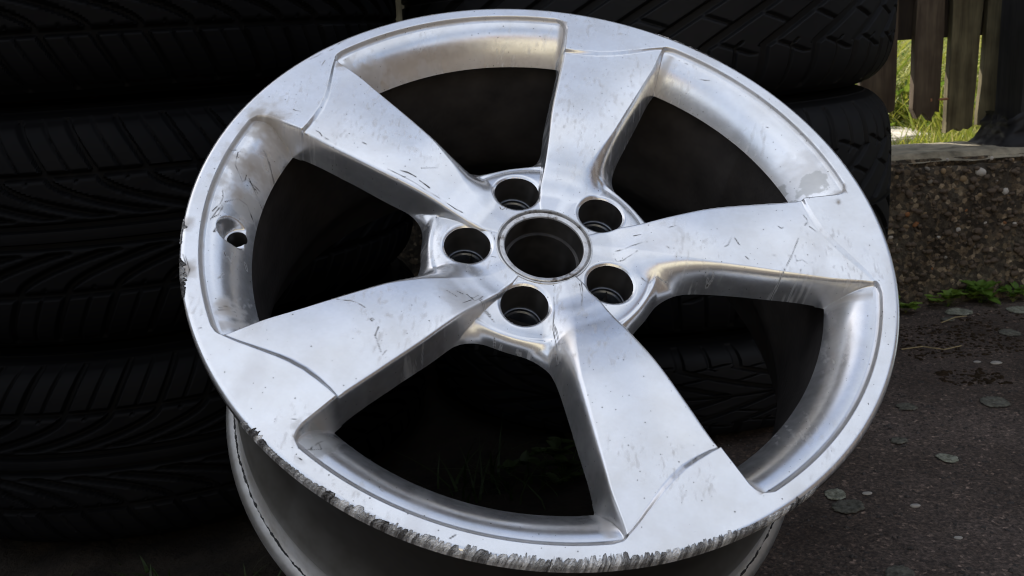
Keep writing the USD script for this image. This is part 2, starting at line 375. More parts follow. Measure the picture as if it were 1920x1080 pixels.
# wear: dark scratches (r), brown grime (g), bared metal (b), one row per vertex
MARKS = {"M":[[2.2,[[0.4723,0.0102],[0.4522,0.0152],[0.4262,0.0152]]],[2.2,[[0.4105,0.0098],[0.3751,0.004]]],[1.3,[[0.5068,-0.0046],[0.4677,-0.005],[0.4223,-0.005],[0.381,-0.0099],[0.336,-0.0092]]],[1.3,[[0.3097,-0.0101],[0.2825,-0.0123],[0.2596,-0.0124]]],[1.3,[[0.2707,-0.0097],[0.2585,-0.0105]]],[1.3,[[0.9402,0.2811],[0.9274,0.3077],[0.9215,0.3283]]],[1.3,[[0.8918,0.2772],[0.8952,0.3051]]],[1.3,[[0.9009,0.3923],[0.8919,0.4186]]],[1.3,[[0.9087,0.3495],[0.8989,0.3726]]],[1.3,[[0.9002,0.4102],[0.8877,0.446]]],[1.3,[[0.7628,0.0225],[0.7514,0.0226],[0.7375,0.0136]]],[1.3,[[0.7259,0.011],[0.7139,0.0096]]],[1.3,[[0.8616,0.0576],[0.8362,0.0606]]],[1.3,[[0.8941,0.0996],[0.8813,0.099]]],[1.3,[[0.9318,-0.1721],[0.9247,-0.1579],[0.9114,-0.1516]]],[1.3,[[0.9142,-0.1592],[0.8955,-0.2034],[0.8733,-0.2192],[0.8539,-0.2341],[0.8525,-0.2229],[0.8591,-0.2063]]],[1.3,[[0.8473,-0.3853],[0.847,-0.3493],[0.8552,-0.323],[0.8678,-0.3065]]],[1.3,[[0.8425,-0.3333],[0.8299,-0.2936],[0.8104,-0.284],[0.7417,-0.3331]]],[1.3,[[0.8548,-0.2154],[0.8195,-0.2073]]],[1.3,[[0.8509,-0.2073],[0.7704,-0.2565]]],[1.3,[[0.8434,-0.215],[0.8185,-0.2187]]],[1.3,[[0.8738,-0.0931],[0.8475,-0.1079],[0.7802,-0.1819]]],[1.3,[[0.8666,-0.0952],[0.7838,-0.1657]]],[1.3,[[0.621,0.0485],[0.6072,0.0476]]],[1.3,[[0.4256,0.0523],[0.3885,0.083]]],[1.4,[[0.8338,-0.4144],[0.8382,-0.3826],[0.842,-0.3496]]],[1.4,[[0.8358,-0.4115],[0.8289,-0.3857],[0.8369,-0.3537]]],[1.4,[[0.8047,-0.4442],[0.8087,-0.4162],[0.8119,-0.3956],[0.7988,-0.4268],[0.804,-0.4453]]],[1.4,[[0.7508,-0.4794],[0.7404,-0.4882]]],[1.4,[[0.735,-0.4847],[0.7241,-0.4912]]],[1.4,[[0.7056,-0.5711],[0.709,-0.544]]],[1.4,[[0.7059,-0.5649],[0.7011,-0.5579]]],[1.4,[[0.6484,-0.6568],[0.6402,-0.6364],[0.6199,-0.6223]]],[1.4,[[0.6437,-0.6596],[0.6168,-0.6308]]],[1.4,[[0.7312,-0.4781],[0.7375,-0.4627]]],[1.4,[[0.71,-0.453],[0.6958,-0.4668]]],[1.4,[[0.3974,-0.4919],[0.3798,-0.4871],[0.366,-0.4806],[0.344,-0.4785],[0.3179,-0.4838]]],[1.4,[[0.2874,-0.511],[0.2852,-0.5046],[0.2789,-0.5077],[0.2808,-0.5147],[0.2874,-0.511]]],[1.4,[[0.2578,-0.5236],[0.2525,-0.551],[0.2341,-0.5693],[0.2144,-0.5894]]],[1.4,[[0.2083,-0.5923],[0.2073,-0.5777]]],[1.4,[[0.1159,-0.287],[0.0869,-0.2986],[0.0763,-0.2685]]],[1.4,[[0.0813,-0.2844],[0.0537,-0.2935],[0.0208,-0.3086]]],[1.4,[[0.0033,-0.3432],[-0.0138,-0.37],[-0.0246,-0.3524]]],[1.4,[[-0.0659,-0.3449],[-0.0859,-0.3526]]],[1.4,[[0.1247,-0.2937],[0.1428,-0.2933]]],[1.4,[[0.1646,-0.3102],[0.133,-0.3142]]],[1.4,[[0.8159,-0.5612],[0.7937,-0.5798],[0.7923,-0.6015],[0.7686,-0.6112]]],[1.4,[[0.8069,-0.5868],[0.7787,-0.6054],[0.7666,-0.6395],[0.7409,-0.6549]]],[1.4,[[0.8054,-0.5632],[0.7697,-0.5969]]],[1.4,[[0.8825,-0.4713],[0.8629,-0.4928]]],[1.4,[[0.7713,-0.5903],[0.7474,-0.6583]]],[1.4,[[0.6419,-0.7426],[0.639,-0.7344]]],[1.2,[[-0.224,0.1447],[-0.2418,0.1563]]],[1.2,[[-0.1929,0.0757],[-0.2144,0.0899],[-0.2314,0.1082],[-0.2541,0.128]]],[1.2,[[-0.2018,0.0507],[-0.2101,0.0436],[-0.2242,0.0534],[-0.2388,0.0736],[-0.2515,0.0944]]],[1.2,[[-0.2931,0.0241],[-0.3165,0.0207],[-0.3309,0.0464],[-0.3633,0.0505]]],[1.2,[[-0.4793,0.1832],[-0.4851,0.1917],[-0.4867,0.2198]]],[1.2,[[-0.4961,0.2243],[-0.5139,0.2061]]],[1.2,[[-0.4656,0.0956],[-0.4733,0.0884],[-0.4814,0.0995],[-0.4739,0.106]]],[1.2,[[-0.5437,0.1727],[-0.5532,0.1674]]],[1.2,[[-0.6112,0.2111],[-0.6195,0.2151]]],[1.2,[[-0.6645,0.3055],[-0.6627,0.238],[-0.6557,0.1696],[-0.6556,0.122]]],[1.2,[[-0.6718,0.2384],[-0.68,0.2203],[-0.6928,0.2323]]],[1.2,[[-0.6977,0.2307],[-0.7068,0.2286]]],[1.2,[[-0.7174,0.2322],[-0.7237,0.2377]]],[1.2,[[-0.5995,0.326],[-0.6097,0.3208],[-0.6151,0.3303]]],[1.2,[[-0.479,0.0381],[-0.4882,0.055]]],[1.2,[[-0.5114,0.063],[-0.5303,0.0625]]],[1.2,[[-0.6583,0.4055],[-0.6757,0.3862],[-0.6702,0.3662]]],[1.2,[[-0.3266,0.1313],[-0.3341,0.1257]]],[1.2,[[-0.6991,0.199],[-0.7012,0.1522]]],[1.2,[[-0.6849,0.3666],[-0.7077,0.3565]]],[1.2,[[-0.0939,-0.158],[-0.1159,-0.2089],[-0.1315,-0.2622],[-0.165,-0.3161],[-0.1864,-0.3574]]],[1.2,[[-0.139,-0.0658],[-0.1607,-0.1075],[-0.1768,-0.1619]]],[1.2,[[-0.3099,0.1999],[-0.3289,0.2131]]],[1.2,[[-0.4181,0.0547],[-0.456,0.0602]]],[1.2,[[0.1756,0.0776],[0.1677,0.0688],[0.1601,0.081]]],[1.2,[[0.1468,-0.0306],[0.1338,-0.0534]]],[1.2,[[0.1198,-0.1091],[0.1076,-0.1058]]],[1.2,[[-0.0943,-0.162],[-0.112,-0.1996],[-0.1255,-0.2465],[-0.149,-0.2769],[-0.1695,-0.3122]]],[1.2,[[-0.0021,-0.3613],[-0.0145,-0.3729],[-0.0198,-0.3499]]],[1.2,[[-0.0653,-0.3454],[-0.083,-0.3466]]],[1.2,[[0.1163,-0.2898],[0.0951,-0.2906],[0.0883,-0.2706]]],[1.2,[[0.1099,-0.3264],[0.0962,-0.2997]]],[1.2,[[-0.1965,0.078],[-0.2129,0.0898]]],[1.2,[[-0.1436,-0.087],[-0.1583,-0.1149],[-0.1705,-0.1325]]],[1.2,[[0.0799,-0.2777],[0.0353,-0.2975]]],[1.2,[[0.0641,0.2475],[0.0509,0.2565]]],[1.3,[[0.2044,0.9855],[0.1964,0.9839]]],[1.3,[[-0.2003,0.8774],[-0.2169,0.8777],[-0.2328,0.8801]]],[1.3,[[-0.4609,0.7649],[-0.4691,0.7624]]],[1.3,[[-0.1298,0.9151],[-0.1435,0.916]]],[1.3,[[-0.3967,0.8621],[-0.4051,0.8558]]],[1.3,[[-0.5692,0.7547],[-0.58,0.7502]]],[1.3,[[0.251,-0.9187],[0.2321,-0.8993],[0.2292,-0.8707],[0.2208,-0.8349]]],[1.3,[[0.2292,-0.8707],[0.212,-0.8854],[0.2306,-0.9017]]],[1.3,[[0.3047,-0.8591],[0.2967,-0.855]]],[1.3,[[0.2378,-0.9387],[0.2294,-0.94]]],[1.3,[[-0.1557,-0.9634],[-0.1648,-0.9479]]],[1.3,[[0.0409,-0.9153],[0.0353,-0.9185]]]],"D":[["g",0.9023,-0.0276,0.0865,1],["g",0.8667,-0.1711,0.076875,1],["g",0.8322,-0.2798,0.06725,0.945],["g",0.8031,-0.1244,0.057749999999999996,1],["g",0.6617,0.4225,0.06725,0.7425000000000002],["g",0.6062,0.5224,0.057749999999999996,0.4725],["g",0.7861,0.3832,0.053875,1],["g",-0.588,1.0223,0.01925,0.27],["g",-0.615,0.6142,0.0865,0.3375],["g",0.6344,-0.6379,0.034624999999999996,1],["g",-0.7416,0.4996,0.013500000000000002,1],["g",0.2379,-0.8723,0.057749999999999996,0.81],["g",0.7826,-0.602,0.034624999999999996,1],["g",0.8674,-0.4696,0.026874999999999996,0.675],["g",0.2602,0.6972,0.023125,1],["g",0.1082,-0.3233,0.076875,0.405],["g",-0.2855,0.1292,0.057749999999999996,0.162],["g",0.8448,0.3178,0.03075,1],["b",-0.5727,0.564,0.0308,1],["b",-0.614,0.5096,0.04,1],["b",-0.6571,0.5935,0.0338,0.8],["b",0.8038,-0.2765,0.0385,0.5],["b",0.8223,-0.3448,0.0215,0.5],["b",0.2291,-0.8638,0.04,0.8]]}
def wear(v):
    col = np.zeros((len(v), 3))
    xy = v[:, :2]
    rng = np.random.default_rng(5)
    jit = (meshkit.noise(np.c_[xy * 90, np.zeros(len(v))], 3) - .5) * .004
    from scipy.spatial import cKDTree
    tree = cKDTree(xy)
    for w, pl in MARKS['M']:
        pl = np.array(pl)
        for a, b in zip(pl[:-1], pl[1:]):
            L = np.linalg.norm(b - a)
            ids = np.array(tree.query_ball_point((a + b) / 2, L / 2 + .01), int)
            if len(ids) == 0: continue
            p = xy[ids] - a
            t = np.clip((p @ (b - a)) / max(L * L, 1e-9), 0, 1)
            dd = np.linalg.norm(p - t[:, None] * (b - a), axis=1) + jit[ids] * .35
            col[ids, 0] = np.maximum(col[ids, 0], sstep(.0017 * w / 1.3 + .0004, .0003 * w, dd) * np.clip((.48 + .45 * (w > 2) + 1.2 * (meshkit.noise(np.c_[xy[ids] * 70, np.zeros(len(ids))], 8) - .35)), 0, 1))
    n1 = meshkit.fbm(np.c_[xy * 38, np.zeros(len(v))], 5, 11)
    for k, x, y, rad, amt in MARKS['D']:
        dd = np.hypot(xy[:, 0] - x, xy[:, 1] - y) / rad
        near = dd < 1.8
        if k == 'g':
            m = sstep(1.2, .2, dd[near] + (n1[near] - .5) * 1.6) * amt * (.35 + .9 * n1[near])
            col[near, 1] = np.maximum(col[near, 1], m)
        else:
            m = (sstep(1.02, .96, dd[near] + (n1[near] - .5) * 2.2)) * amt
            col[near, 2] = np.maximum(col[near, 2], m)
    # thin grey film and dried runs
    q = xy @ np.array([[.95, .3], [-.3, .95]])
    film = sstep(.56, .80, meshkit.fbm(np.c_[q[:, 0] * 9, q[:, 1] * 3.2, np.zeros(len(v))], 5, 23)) * .18
    fine = sstep(.58, .80, meshkit.fbm(np.c_[q[:, 0] * 120, q[:, 1] * 45, np.zeros(len(v))], 4, 29)) * sstep(.5, .65, meshkit.noise(np.c_[xy * 7, np.zeros(len(v))], 37)) * .24
    col[:, 1] = np.maximum(col[:, 1], np.maximum(film * .6, fine))
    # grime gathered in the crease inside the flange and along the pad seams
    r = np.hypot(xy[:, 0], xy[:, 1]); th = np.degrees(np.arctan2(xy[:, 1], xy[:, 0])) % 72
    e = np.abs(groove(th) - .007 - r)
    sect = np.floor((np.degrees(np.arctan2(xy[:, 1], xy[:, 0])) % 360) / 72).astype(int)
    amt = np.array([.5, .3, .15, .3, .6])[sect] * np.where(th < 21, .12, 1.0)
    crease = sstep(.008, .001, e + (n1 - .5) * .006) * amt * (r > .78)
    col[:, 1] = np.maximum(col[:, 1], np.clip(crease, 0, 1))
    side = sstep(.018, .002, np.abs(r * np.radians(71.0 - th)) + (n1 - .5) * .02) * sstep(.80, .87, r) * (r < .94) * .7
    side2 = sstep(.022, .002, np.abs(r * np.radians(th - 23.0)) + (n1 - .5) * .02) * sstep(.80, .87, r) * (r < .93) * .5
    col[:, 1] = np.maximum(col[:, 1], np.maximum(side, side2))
    return np.clip(col, 0, 1)
WEAR = wear(face_v)

paint = mat('silver_paint', {
    'tc': ('texture_coordinate', {}), 'at': ('attribute', {'attribute': 'wear'}), 'sep': ('separate_color', {'color_type': 'rgb'}),
    'fl': ('noise_texture', {'scale': 900.0, 'detail': 1.0}), 'flr': ('rgb_ramp', {'ramp': [(0.25, (.70, .71, .735)), (0.75, (.80, .81, .83))]}),
    'cl': ('noise_texture', {'scale': 7.0, 'detail': 6.0, 'roughness': 0.65}), 'clr': ('rgb_ramp', {'ramp': [(0.35, (.90, .885, .86)), (0.6, (1, 1, 1))]}),
    'mul': ('mix', {'mix_type': 'multiply', 'fac': 1.0}),
    'vo': ('voronoi_texture', {'scale': 64.0, 'feature': 'f1', 'randomness': 1.0}), 'vsel': ('separate_color', {}),
    'vt': ('math', {'math_type': 'multiply', 'value2': 0.20}), 'vth': ('math', {'math_type': 'subtract', 'value2': 0.055}), 'vlt': ('math', {'math_type': 'less_than'}),
    'vm': ('math', {'math_type': 'multiply', 'value2': 0.7}),
    'spk': ('mix', {'color2': (.05, .045, .04)}),
    'gr': ('mix', {'color2': (.21, .155, .095)}), 'ba': ('mix', {'color2': (.42, .42, .41)}), 'sc': ('mix', {'color2': (.03, .027, .025)}),
    'gm': ('math', {'math_type': 'multiply', 'value2': .8}),
    'rg1': ('noise_texture', {'scale': 9.0, 'detail': 5.0}), 'rr': ('map_range', {'from_min': .3, 'from_max': .7, 'to_min': .21, 'to_max': .28}),
    'radd': ('math', {'math_type': 'multiply_add', 'value2': .3}), 'rsub': ('math', {'math_type': 'multiply_add', 'value2': .3}),
    'mx': ('math', {'math_type': 'maximum'}), 'met': ('math', {'math_type': 'multiply_add', 'value2': -.80, 'value3': .92}),
    'bn': ('noise_texture', {'scale': 16.0, 'detail': 3.0}), 'bp': ('bump', {'strength': .02, 'distance': .004}),
    'coat': ('math', {'math_type': 'multiply_add', 'value2': -.35, 'value3': .35}),
    'p': ('principled_bsdf', {'coat_roughness': .06, 'coat_ior': 1.5}),
}, [('at.color', 'sep.color'), ('tc.object', 'fl.vector'), ('fl.fac', 'flr.fac'), ('tc.object', 'cl.vector'), ('cl.fac', 'clr.fac'), ('flr.color', 'mul.color1'), ('clr.color', 'mul.color2'),
    ('tc.object', 'vo.vector'), ('vo.color', 'vsel.color'), ('vsel.r', 'vt.value1'), ('vt.value', 'vth.value1'), ('vo.distance', 'vlt.value1'), ('vth.value', 'vlt.value2'), ('vlt.value', 'vm.value1'), ('vm.value', 'spk.fac'),
    ('mul.color', 'spk.color1'), ('spk.color', 'gr.color1'), ('sep.g', 'gm.value1'), ('gm.value', 'gr.fac'), ('gr.color', 'ba.color1'), ('sep.b', 'ba.fac'), ('ba.color', 'sc.color1'), ('sep.r', 'sc.fac'), ('sc.color', 'p.base_color'),
    ('tc.object', 'rg1.vector'), ('rg1.fac', 'rr.value'), ('rr.result', 'radd.value3'), ('sep.g', 'radd.value1'), ('sep.r', 'rsub.value1'), ('radd.value', 'rsub.value3'), ('rsub.value', 'p.roughness'),
    ('sep.r', 'mx.value1'), ('sep.g', 'mx.value2'), ('mx.value', 'met.value1'), ('met.value', 'p.metallic'), ('sep.g', 'coat.value1'), ('coat.value', 'p.coat_weight'),
    ('tc.object', 'bn.vector'), ('bn.fac', 'bp.height'), ('bp.normal', 'p.normal')])
cast_shaded = simple('shade_painted_casting', (.035, .031, .029), .7, .3, .4, 9, .3, 60, coords='object')  # grey metal painted near black, the shade inside the barrel put into its colour
barrel_m = mat('barrel_paint', {
    'tc': ('texture_coordinate', {}), 'sp': ('separate_xyz', {}), 'n': ('noise_texture', {'scale': 14.0, 'detail': 6.0, 'roughness': .7}),
    'ramp': ('rgb_ramp', {'ramp': [(0.0, (.045, .043, .04)), (.62, (.05, .048, .045)), (.70, (.10, .098, .092)), (.745, (.30, .30, .29)), (.79, (.52, .52, .52)), (.845, (.58, .58, .58)), (.86, (.22, .218, .215)), (1, (.25, .248, .245))]}),
    'nr': ('rgb_ramp', {'ramp': [(.3, (.72, .7, .66)), (.62, (1, 1, 1))]}), 'mul': ('mix', {'mix_type': 'multiply', 'fac': 1.0}),
    'p': ('principled_bsdf', {'metallic': .55, 'roughness': .42})},
    [('tc.object', 'sp.vector'), ('sp.z', 'ramp.fac'), ('tc.object', 'n.vector'), ('n.fac', 'nr.fac'), ('ramp.color', 'mul.color1'), ('nr.color', 'mul.color2'), ('mul.color', 'p.base_color')])
raw = mat('scraped_metal', {
    'tc': ('texture_coordinate', {}), 'at': ('attribute', {'attribute': 'streak'}), 'n': ('noise_texture', {'scale': 130.0, 'detail': 4.0, 'roughness': .7}),
    'ad': ('mix', {'fac': .25}), 'r': ('rgb_ramp', {'ramp': [(.22, (.03, .028, .027)), (.42, (.18, .177, .175)), (.62, (.40, .40, .40)), (.82, (.70, .70, .70))]}),
    'p': ('principled_bsdf', {'metallic': .3, 'roughness': .5})},
    [('tc.object', 'n.vector'), ('at.color', 'ad.color1'), ('n.color', 'ad.color2'), ('ad.color', 'r.fac'), ('r.color', 'p.base_color')])
ring_m = mat('hub_ring_metal', {
    'tc': ('texture_coordinate', {}), 'n': ('noise_texture', {'scale': 26.0, 'detail': 6.0, 'roughness': .7}), 'r': ('rgb_ramp', {'ramp': [(.34, (.10, .075, .055)), (.46, (.52, .51, .5)), (.7, (.68, .68, .68))]}),
    'p': ('principled_bsdf', {'metallic': .75, 'roughness': .34})}, [('tc.object', 'n.vector'), ('n.fac', 'r.fac'), ('r.color', 'p.base_color')])
seat_m = simple('worn_seat_metal', (.13, .137, .15), .33, .5, .5, 22, metallic=.85)
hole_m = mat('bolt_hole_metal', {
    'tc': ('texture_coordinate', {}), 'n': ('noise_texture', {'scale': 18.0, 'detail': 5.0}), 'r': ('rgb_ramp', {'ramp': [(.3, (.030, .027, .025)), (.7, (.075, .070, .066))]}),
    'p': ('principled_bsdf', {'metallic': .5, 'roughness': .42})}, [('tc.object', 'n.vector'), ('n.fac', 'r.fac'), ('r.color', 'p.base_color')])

wheel = thing('alloy_wheel', 'silver five-spoke alloy wheel without a tyre, scuffed along its lower edge', 'wheel rim', matrix=wheel_mx)
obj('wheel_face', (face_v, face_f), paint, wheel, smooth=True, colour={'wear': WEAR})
obj('casting_edge', skirts(), paint, wheel, smooth=True)
# barrel: outer skin from flange to back lip, and its inside, painted dark for shade
prof = [(1.0, .013), (1.0005, .03), (.994, .040), (.965, .047), (.948, .056), (.942, .075), (.944, .12), (.935, .15), (.90, .19), (.865, .24), (.855, .35), (.855, .52), (.862, .58), (.885, .64), (.925, .69), (.944, .715), (.947, .735), (.938, .745),
        (.940, .76), (.946, .79), (.953, .825), (.957, .838), (.967, .845), (.982, .853), (.992, .862), (.997, .873), (.998, .884), (.994, .893), (.980, .896), (.95, .885)]
inner = [(.945, .88), (.93, .80), (.91, .70), (.86, .64), (.838, .58), (.835, .52), (.835, .3), (.845, .2), (.86, .15)]
obj('barrel', lathe(prof, 360), barrel_m, wheel, smooth=40)
obj('barrel_lining', lathe([(.95, .885)] + inner, 240), cast_shaded, wheel, smooth=40, label='inside of the barrel with its shade painted dark')
# bolt holes
for k in range(5):
    c = math.radians(HOLE_A + 72 * k)
    pr = [(.0675, .100), (.0668, .112), (.0655, .13), (.0635, .16), (.0615, .185), (.060, .190)]
    v, f = lathe(pr, 72)
    v[:, 0] += HOLE_R * math.cos(c); v[:, 1] += HOLE_R * math.sin(c)
    # top ring follows the face
    n = 72
    rr_ = np.hypot(v[:n, 0], v[:n, 1]); th_ = np.degrees(np.arctan2(v[:n, 1], v[:n, 0])) % 360
    v[:n, 2] = depth(rr_, th_ % 72, (th_ // 72).astype(int) % 5)[0] + .001
    v[n:2 * n, 2] = np.maximum(v[n:2 * n, 2], v[:n, 2] + .008); v[2 * n:3 * n, 2] = np.maximum(v[2 * n:3 * n, 2], v[n:2 * n, 2] + .01)
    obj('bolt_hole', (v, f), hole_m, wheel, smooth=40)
    v, f = lathe([(.060, .190), (.0585, .1925), (.0555, .194), (.0545, .202), (.050, .206), (.0435, .222), (.0425, .25), (.040, .252), (.039, .29)], 72)
    v[:, 0] += HOLE_R * math.cos(c); v[:, 1] += HOLE_R * math.sin(c)
    obj('bolt_seat', (v, f), seat_m, wheel, smooth=25)
# centre bore
n_ = 160
ringp = [(.1412, .0945), (.1412, .0935), (.1395, .0925), (.1375, .0925), (.1362, .0955), (.1355, .104), (.1335, .106), (.1318, .1035), (.1305, .097), (.1285, .0955), (.1195, .0965), (.1165, .0985), (.1148, .103)]
v, f = lathe(ringp, n_)
th_ = np.degrees(np.arctan2(v[:n_, 1], v[:n_, 0])) % 360
v[:n_, 2] = depth(np.full(n_, .141), th_ % 72, np.zeros(n_, int))[0]
obj('centre_ring', (v, f), ring_m, wheel, smooth=35)
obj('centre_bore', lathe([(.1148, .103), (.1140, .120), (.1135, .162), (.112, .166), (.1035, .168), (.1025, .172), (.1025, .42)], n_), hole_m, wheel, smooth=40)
obj('hub_back', lathe([(.1045, .40), (.19, .40), (.22, .34), (.23, .26), (.21, .20)], 120), cast_shaded, wheel, smooth=40)
# valve hole
va = math.radians(VALVE[1] + 72 * VALVE[0])
v, f = lathe([(.0335, -.012), (.031, .002), (.030, .012), (.0295, .05), (.0295, .11)], 60)
nrm = np.array([-.62 * math.cos(va), -.62 * math.sin(va), -1.0]); nrm /= np.linalg.norm(nrm)
zz = -nrm; xx = np.cross([0, 0, 1.0], zz); xx /= np.linalg.norm(xx); yy = np.cross(zz, xx)
vz = depth(np.array([VALVE[2] - 0.033]), np.array([VALVE[1]]), np.array([VALVE[0]]))[0][0]
v0 = v.copy()
v = v[:, :1] * xx + v[:, 1:2] * yy + v[:, 2:] * np.array([0, 0, 1.0]) + [VALVE[2] * math.cos(va), VALVE[2] * math.sin(va), vz - .012]
rr_ = np.hypot(v0[:60, 0], v0[:60, 1])
tx = VALVE[2] * math.cos(va) + .0275 * np.cos(np.arange(60) / 60 * 2 * PI); ty = VALVE[2] * math.sin(va) + .0275 * np.sin(np.arange(60) / 60 * 2 * PI)
rim_r = np.hypot(tx, ty); rim_t = np.degrees(np.arctan2(ty, tx)) % 360
rim_z = depth(rim_r, rim_t % 72, (rim_t // 72).astype(int) % 5)[0]
rows = [np.c_[tx, ty, rim_z]]
for sc_, dz in ((.97, .004), (.95, .012), (.95, .09)):
    rows.append(np.c_[VALVE[2] * math.cos(va) + (tx - VALVE[2] * math.cos(va)) * sc_, VALVE[2] * math.sin(va) + (ty - VALVE[2] * math.sin(va)) * sc_, rim_z + dz])
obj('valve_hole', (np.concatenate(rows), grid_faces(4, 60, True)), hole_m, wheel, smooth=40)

# scuffs: torn metal along the lower edge of the flange and small chips elsewhere
rng = np.random.default_rng(21)
def scuff(t0, t1, wmax, taper, seed, dark=0.0, gaps=0.0):
    rng = np.random.default_rng(seed)
    n = int(abs(t1 - t0) / .11)
    th = np.radians(np.linspace(t0, t1, n))
    q = np.linspace(0, 1, n)
    w = wmax * np.clip(np.minimum(q / taper[0], (1 - q) / taper[1]), 0.06, 1) ** .8
    # a row of overlapping gouges
    saw = np.zeros(n); tone = np.zeros(n); i = 0
    while i < n:
        L = int(2 + min(rng.exponential(4.5), 18)); tone[i:i + L] = rng.random(); hgt = .52 + .48 * rng.random() ** 1.6 if rng.random() > gaps else 0.02
        x = np.arange(min(L, n - i)) / L
        saw[i:i + L] = hgt * np.minimum(1, np.minimum(x * 6 + .25, (1 - x) * 2.2 + .35)); i += L
    saw = saw * (.93 + .14 * rng.random(n)) * (.7 + .6 * meshkit.noise(np.c_[q * 30, q * 0, q * 0], seed))
    inner_r = .9955 - w * saw
    m = 9
    V, C = [], []
    streak = np.clip(meshkit.noise(np.c_[q * n * .33, q * 0, q * 0], seed + 5) * 1.5 - .25 - dark, 0, 1)
    for s in range(m):
        a = s / (m - 1)
        r = inner_r + (1.0025 - inner_r) * a
        rows = np.clip((r - .984) / .016, 0, 1)
        z = .014 * (1 - np.sqrt(np.maximum(1 - rows ** 2, 0)))
        j = (rng.random(n) - .5)
        z = z - .0022 + (0.0028 * j if 0 < s < m - 1 else 0) + np.where(s == 0, .0032, 0)
        r = r + (rng.random(n) - .5) * (.0016 if 0 < s < m - 1 else 0)
        if s == m - 1: z = z + .016
        ths = th + (a - .5) * .010 + (rng.random(n) - .5) * .0012
        V.append(np.c_[r * np.cos(ths), r * np.sin(ths), z])
        C.append(np.clip(tone * .6 + streak * .3 + .16 + (rng.random(n) - .5) * .25 - dark * .5 - (.6 if s == 0 else .1 if s == 1 else 0), 0, 1))
    C = np.stack(C).reshape(-1)
    return (np.concatenate(V), grid_faces(m, n)), np.repeat(C[:, None], 3, 1)
for t0, t1, w, tp, sd_, dk, gp in ((-148, -71.5, .025, (.30, .45), 3, 0.0, .04), (-152, -147.5, .016, (.2, .2), 8, .2, .45), (-71.5, -66, .012, (.5, .5), 9, .2, .6), (-42.5, -35, .020, (.3, .3), 4, .55, .1), (97, 104.5, .010, (.3, .3), 5, .6, .35), (90, 96, .005, (.3, .3), 6, .0, .5), (-32, -27, .012, (.4, .4), 7, .4, .5)):
    ms, cc = scuff(t0, t1, w, tp, sd_, dk, gp)
    obj('scuff', ms, raw, wheel, colour={'streak': cc})
# black bead of tyre sealant left on the back flange
n = 2400; th = np.arange(n) / n * 2 * PI
rows = []
g1 = meshkit.fbm(np.c_[np.cos(th) * 60, np.sin(th) * 60, th * 0], 4, 2) - .5
g2 = meshkit.fbm(np.c_[np.cos(th) * 90, np.sin(th) * 90, th * 0], 4, 9)
for dr, dz in ((-.0035, -.004), (-.001, -.0052), (.0025, -.0025)):
    wv = np.clip((g2 - .25) * 2.2, .05, 1)
    r = .9668 + dr * wv * 1.3 + g1 * .006
    rows.append(np.c_[r * np.cos(th), r * np.sin(th), .8452 + (r - .967) * .55 - .0012 + (dr == -.001) * -.002])
obj('sealant_bead', (np.concatenate(rows), grid_faces(3, n, True)), simple('black_sealant', (.012, .012, .013), .6, .4), wheel, smooth=True, label='thin ragged black line round the back flange')

# ================================================================ tyres
rubber = mat('tyre_rubber', {
    'tc': ('texture_coordinate', {}), 'n': ('noise_texture', {'scale': 12.0, 'detail': 6.0, 'roughness': .7}), 'r': ('rgb_ramp', {'ramp': [(.3, (.0035, .0035, .004)), (.6, (.0055, .0055, .006)), (.8, (.0095, .009, .009))]}),
    'b': ('noise_texture', {'scale': 300.0, 'detail': 3.0}), 'bp': ('bump', {'strength': .15, 'distance': .001}), 'p': ('principled_bsdf', {'roughness': .6, 'specular_ior_level': .16})},
    [('tc.object', 'n.vector'), ('n.fac', 'r.fac'), ('r.color', 'p.base_color'), ('tc.object', 'b.vector'), ('b.fac', 'bp.height'), ('bp.normal', 'p.normal')])
rubber_shaded = mat('shaded_tyre_rubber', {  # darker copy of the tyre rubber, shade on the left stack painted in
    'tc': ('texture_coordinate', {}), 'n': ('noise_texture', {'scale': 9.0, 'detail': 6.0, 'roughness': .7}), 'r': ('rgb_ramp', {'ramp': [(.3, (.0018, .0018, .0021)), (.6, (.003, .003, .0034)), (.8, (.006, .0058, .006))]}), 'p': ('principled_bsdf', {'roughness': .6, 'specular_ior_level': .06})},
    [('tc.object', 'n.vector'), ('n.fac', 'r.fac'), ('r.color', 'p.base_color')])
def groove_cut(dist, width, d=.0075):
    return GD[0] * d * sstep(width * .5 + .0012, width * .5 - .0006, dist)
GD = [1.0]
def pat_left(ang, y, R):
    N = 46; u = ang / (2 * PI) * N; pitch = 2 * PI * R / N; a = np.abs(y)
    GD[0] = .7
    f = np.where(a > .52, -(a - .52) * 1.15, 2.3 * ((.52 - np.minimum(a, .52)) / .40) ** 1.75)
    df = np.where(a > .52, 1.15, 2.3 * 1.75 / .40 * ((.52 - np.minimum(a, .52)) / .40) ** .75)
    k = 1 / np.sqrt(1 + (df * pitch / .1) ** 2)
    ph = u - f; d = np.abs(ph - np.round(ph)) * pitch * k
    ph2 = u - f + .5; d2 = np.abs(ph2 - np.round(ph2)) * pitch * k
    g = groove_cut(d, .0048) * np.where(a > .15, 1, 0)
    g = np.maximum(g, groove_cut(d2, .0018, .004) * np.where((a > .52) | ((a < .52) & (a > .46)), 1, 0))
    g = np.maximum(g, groove_cut(np.abs(a - .52) * .1, .0055))
    g = np.maximum(g, groove_cut(np.abs(a - .085) * .1, .0060))
    g = np.maximum(g, groove_cut(np.abs(a - .965) * .1, .0022, .002))
    return g * sstep(1.0, .96, a)
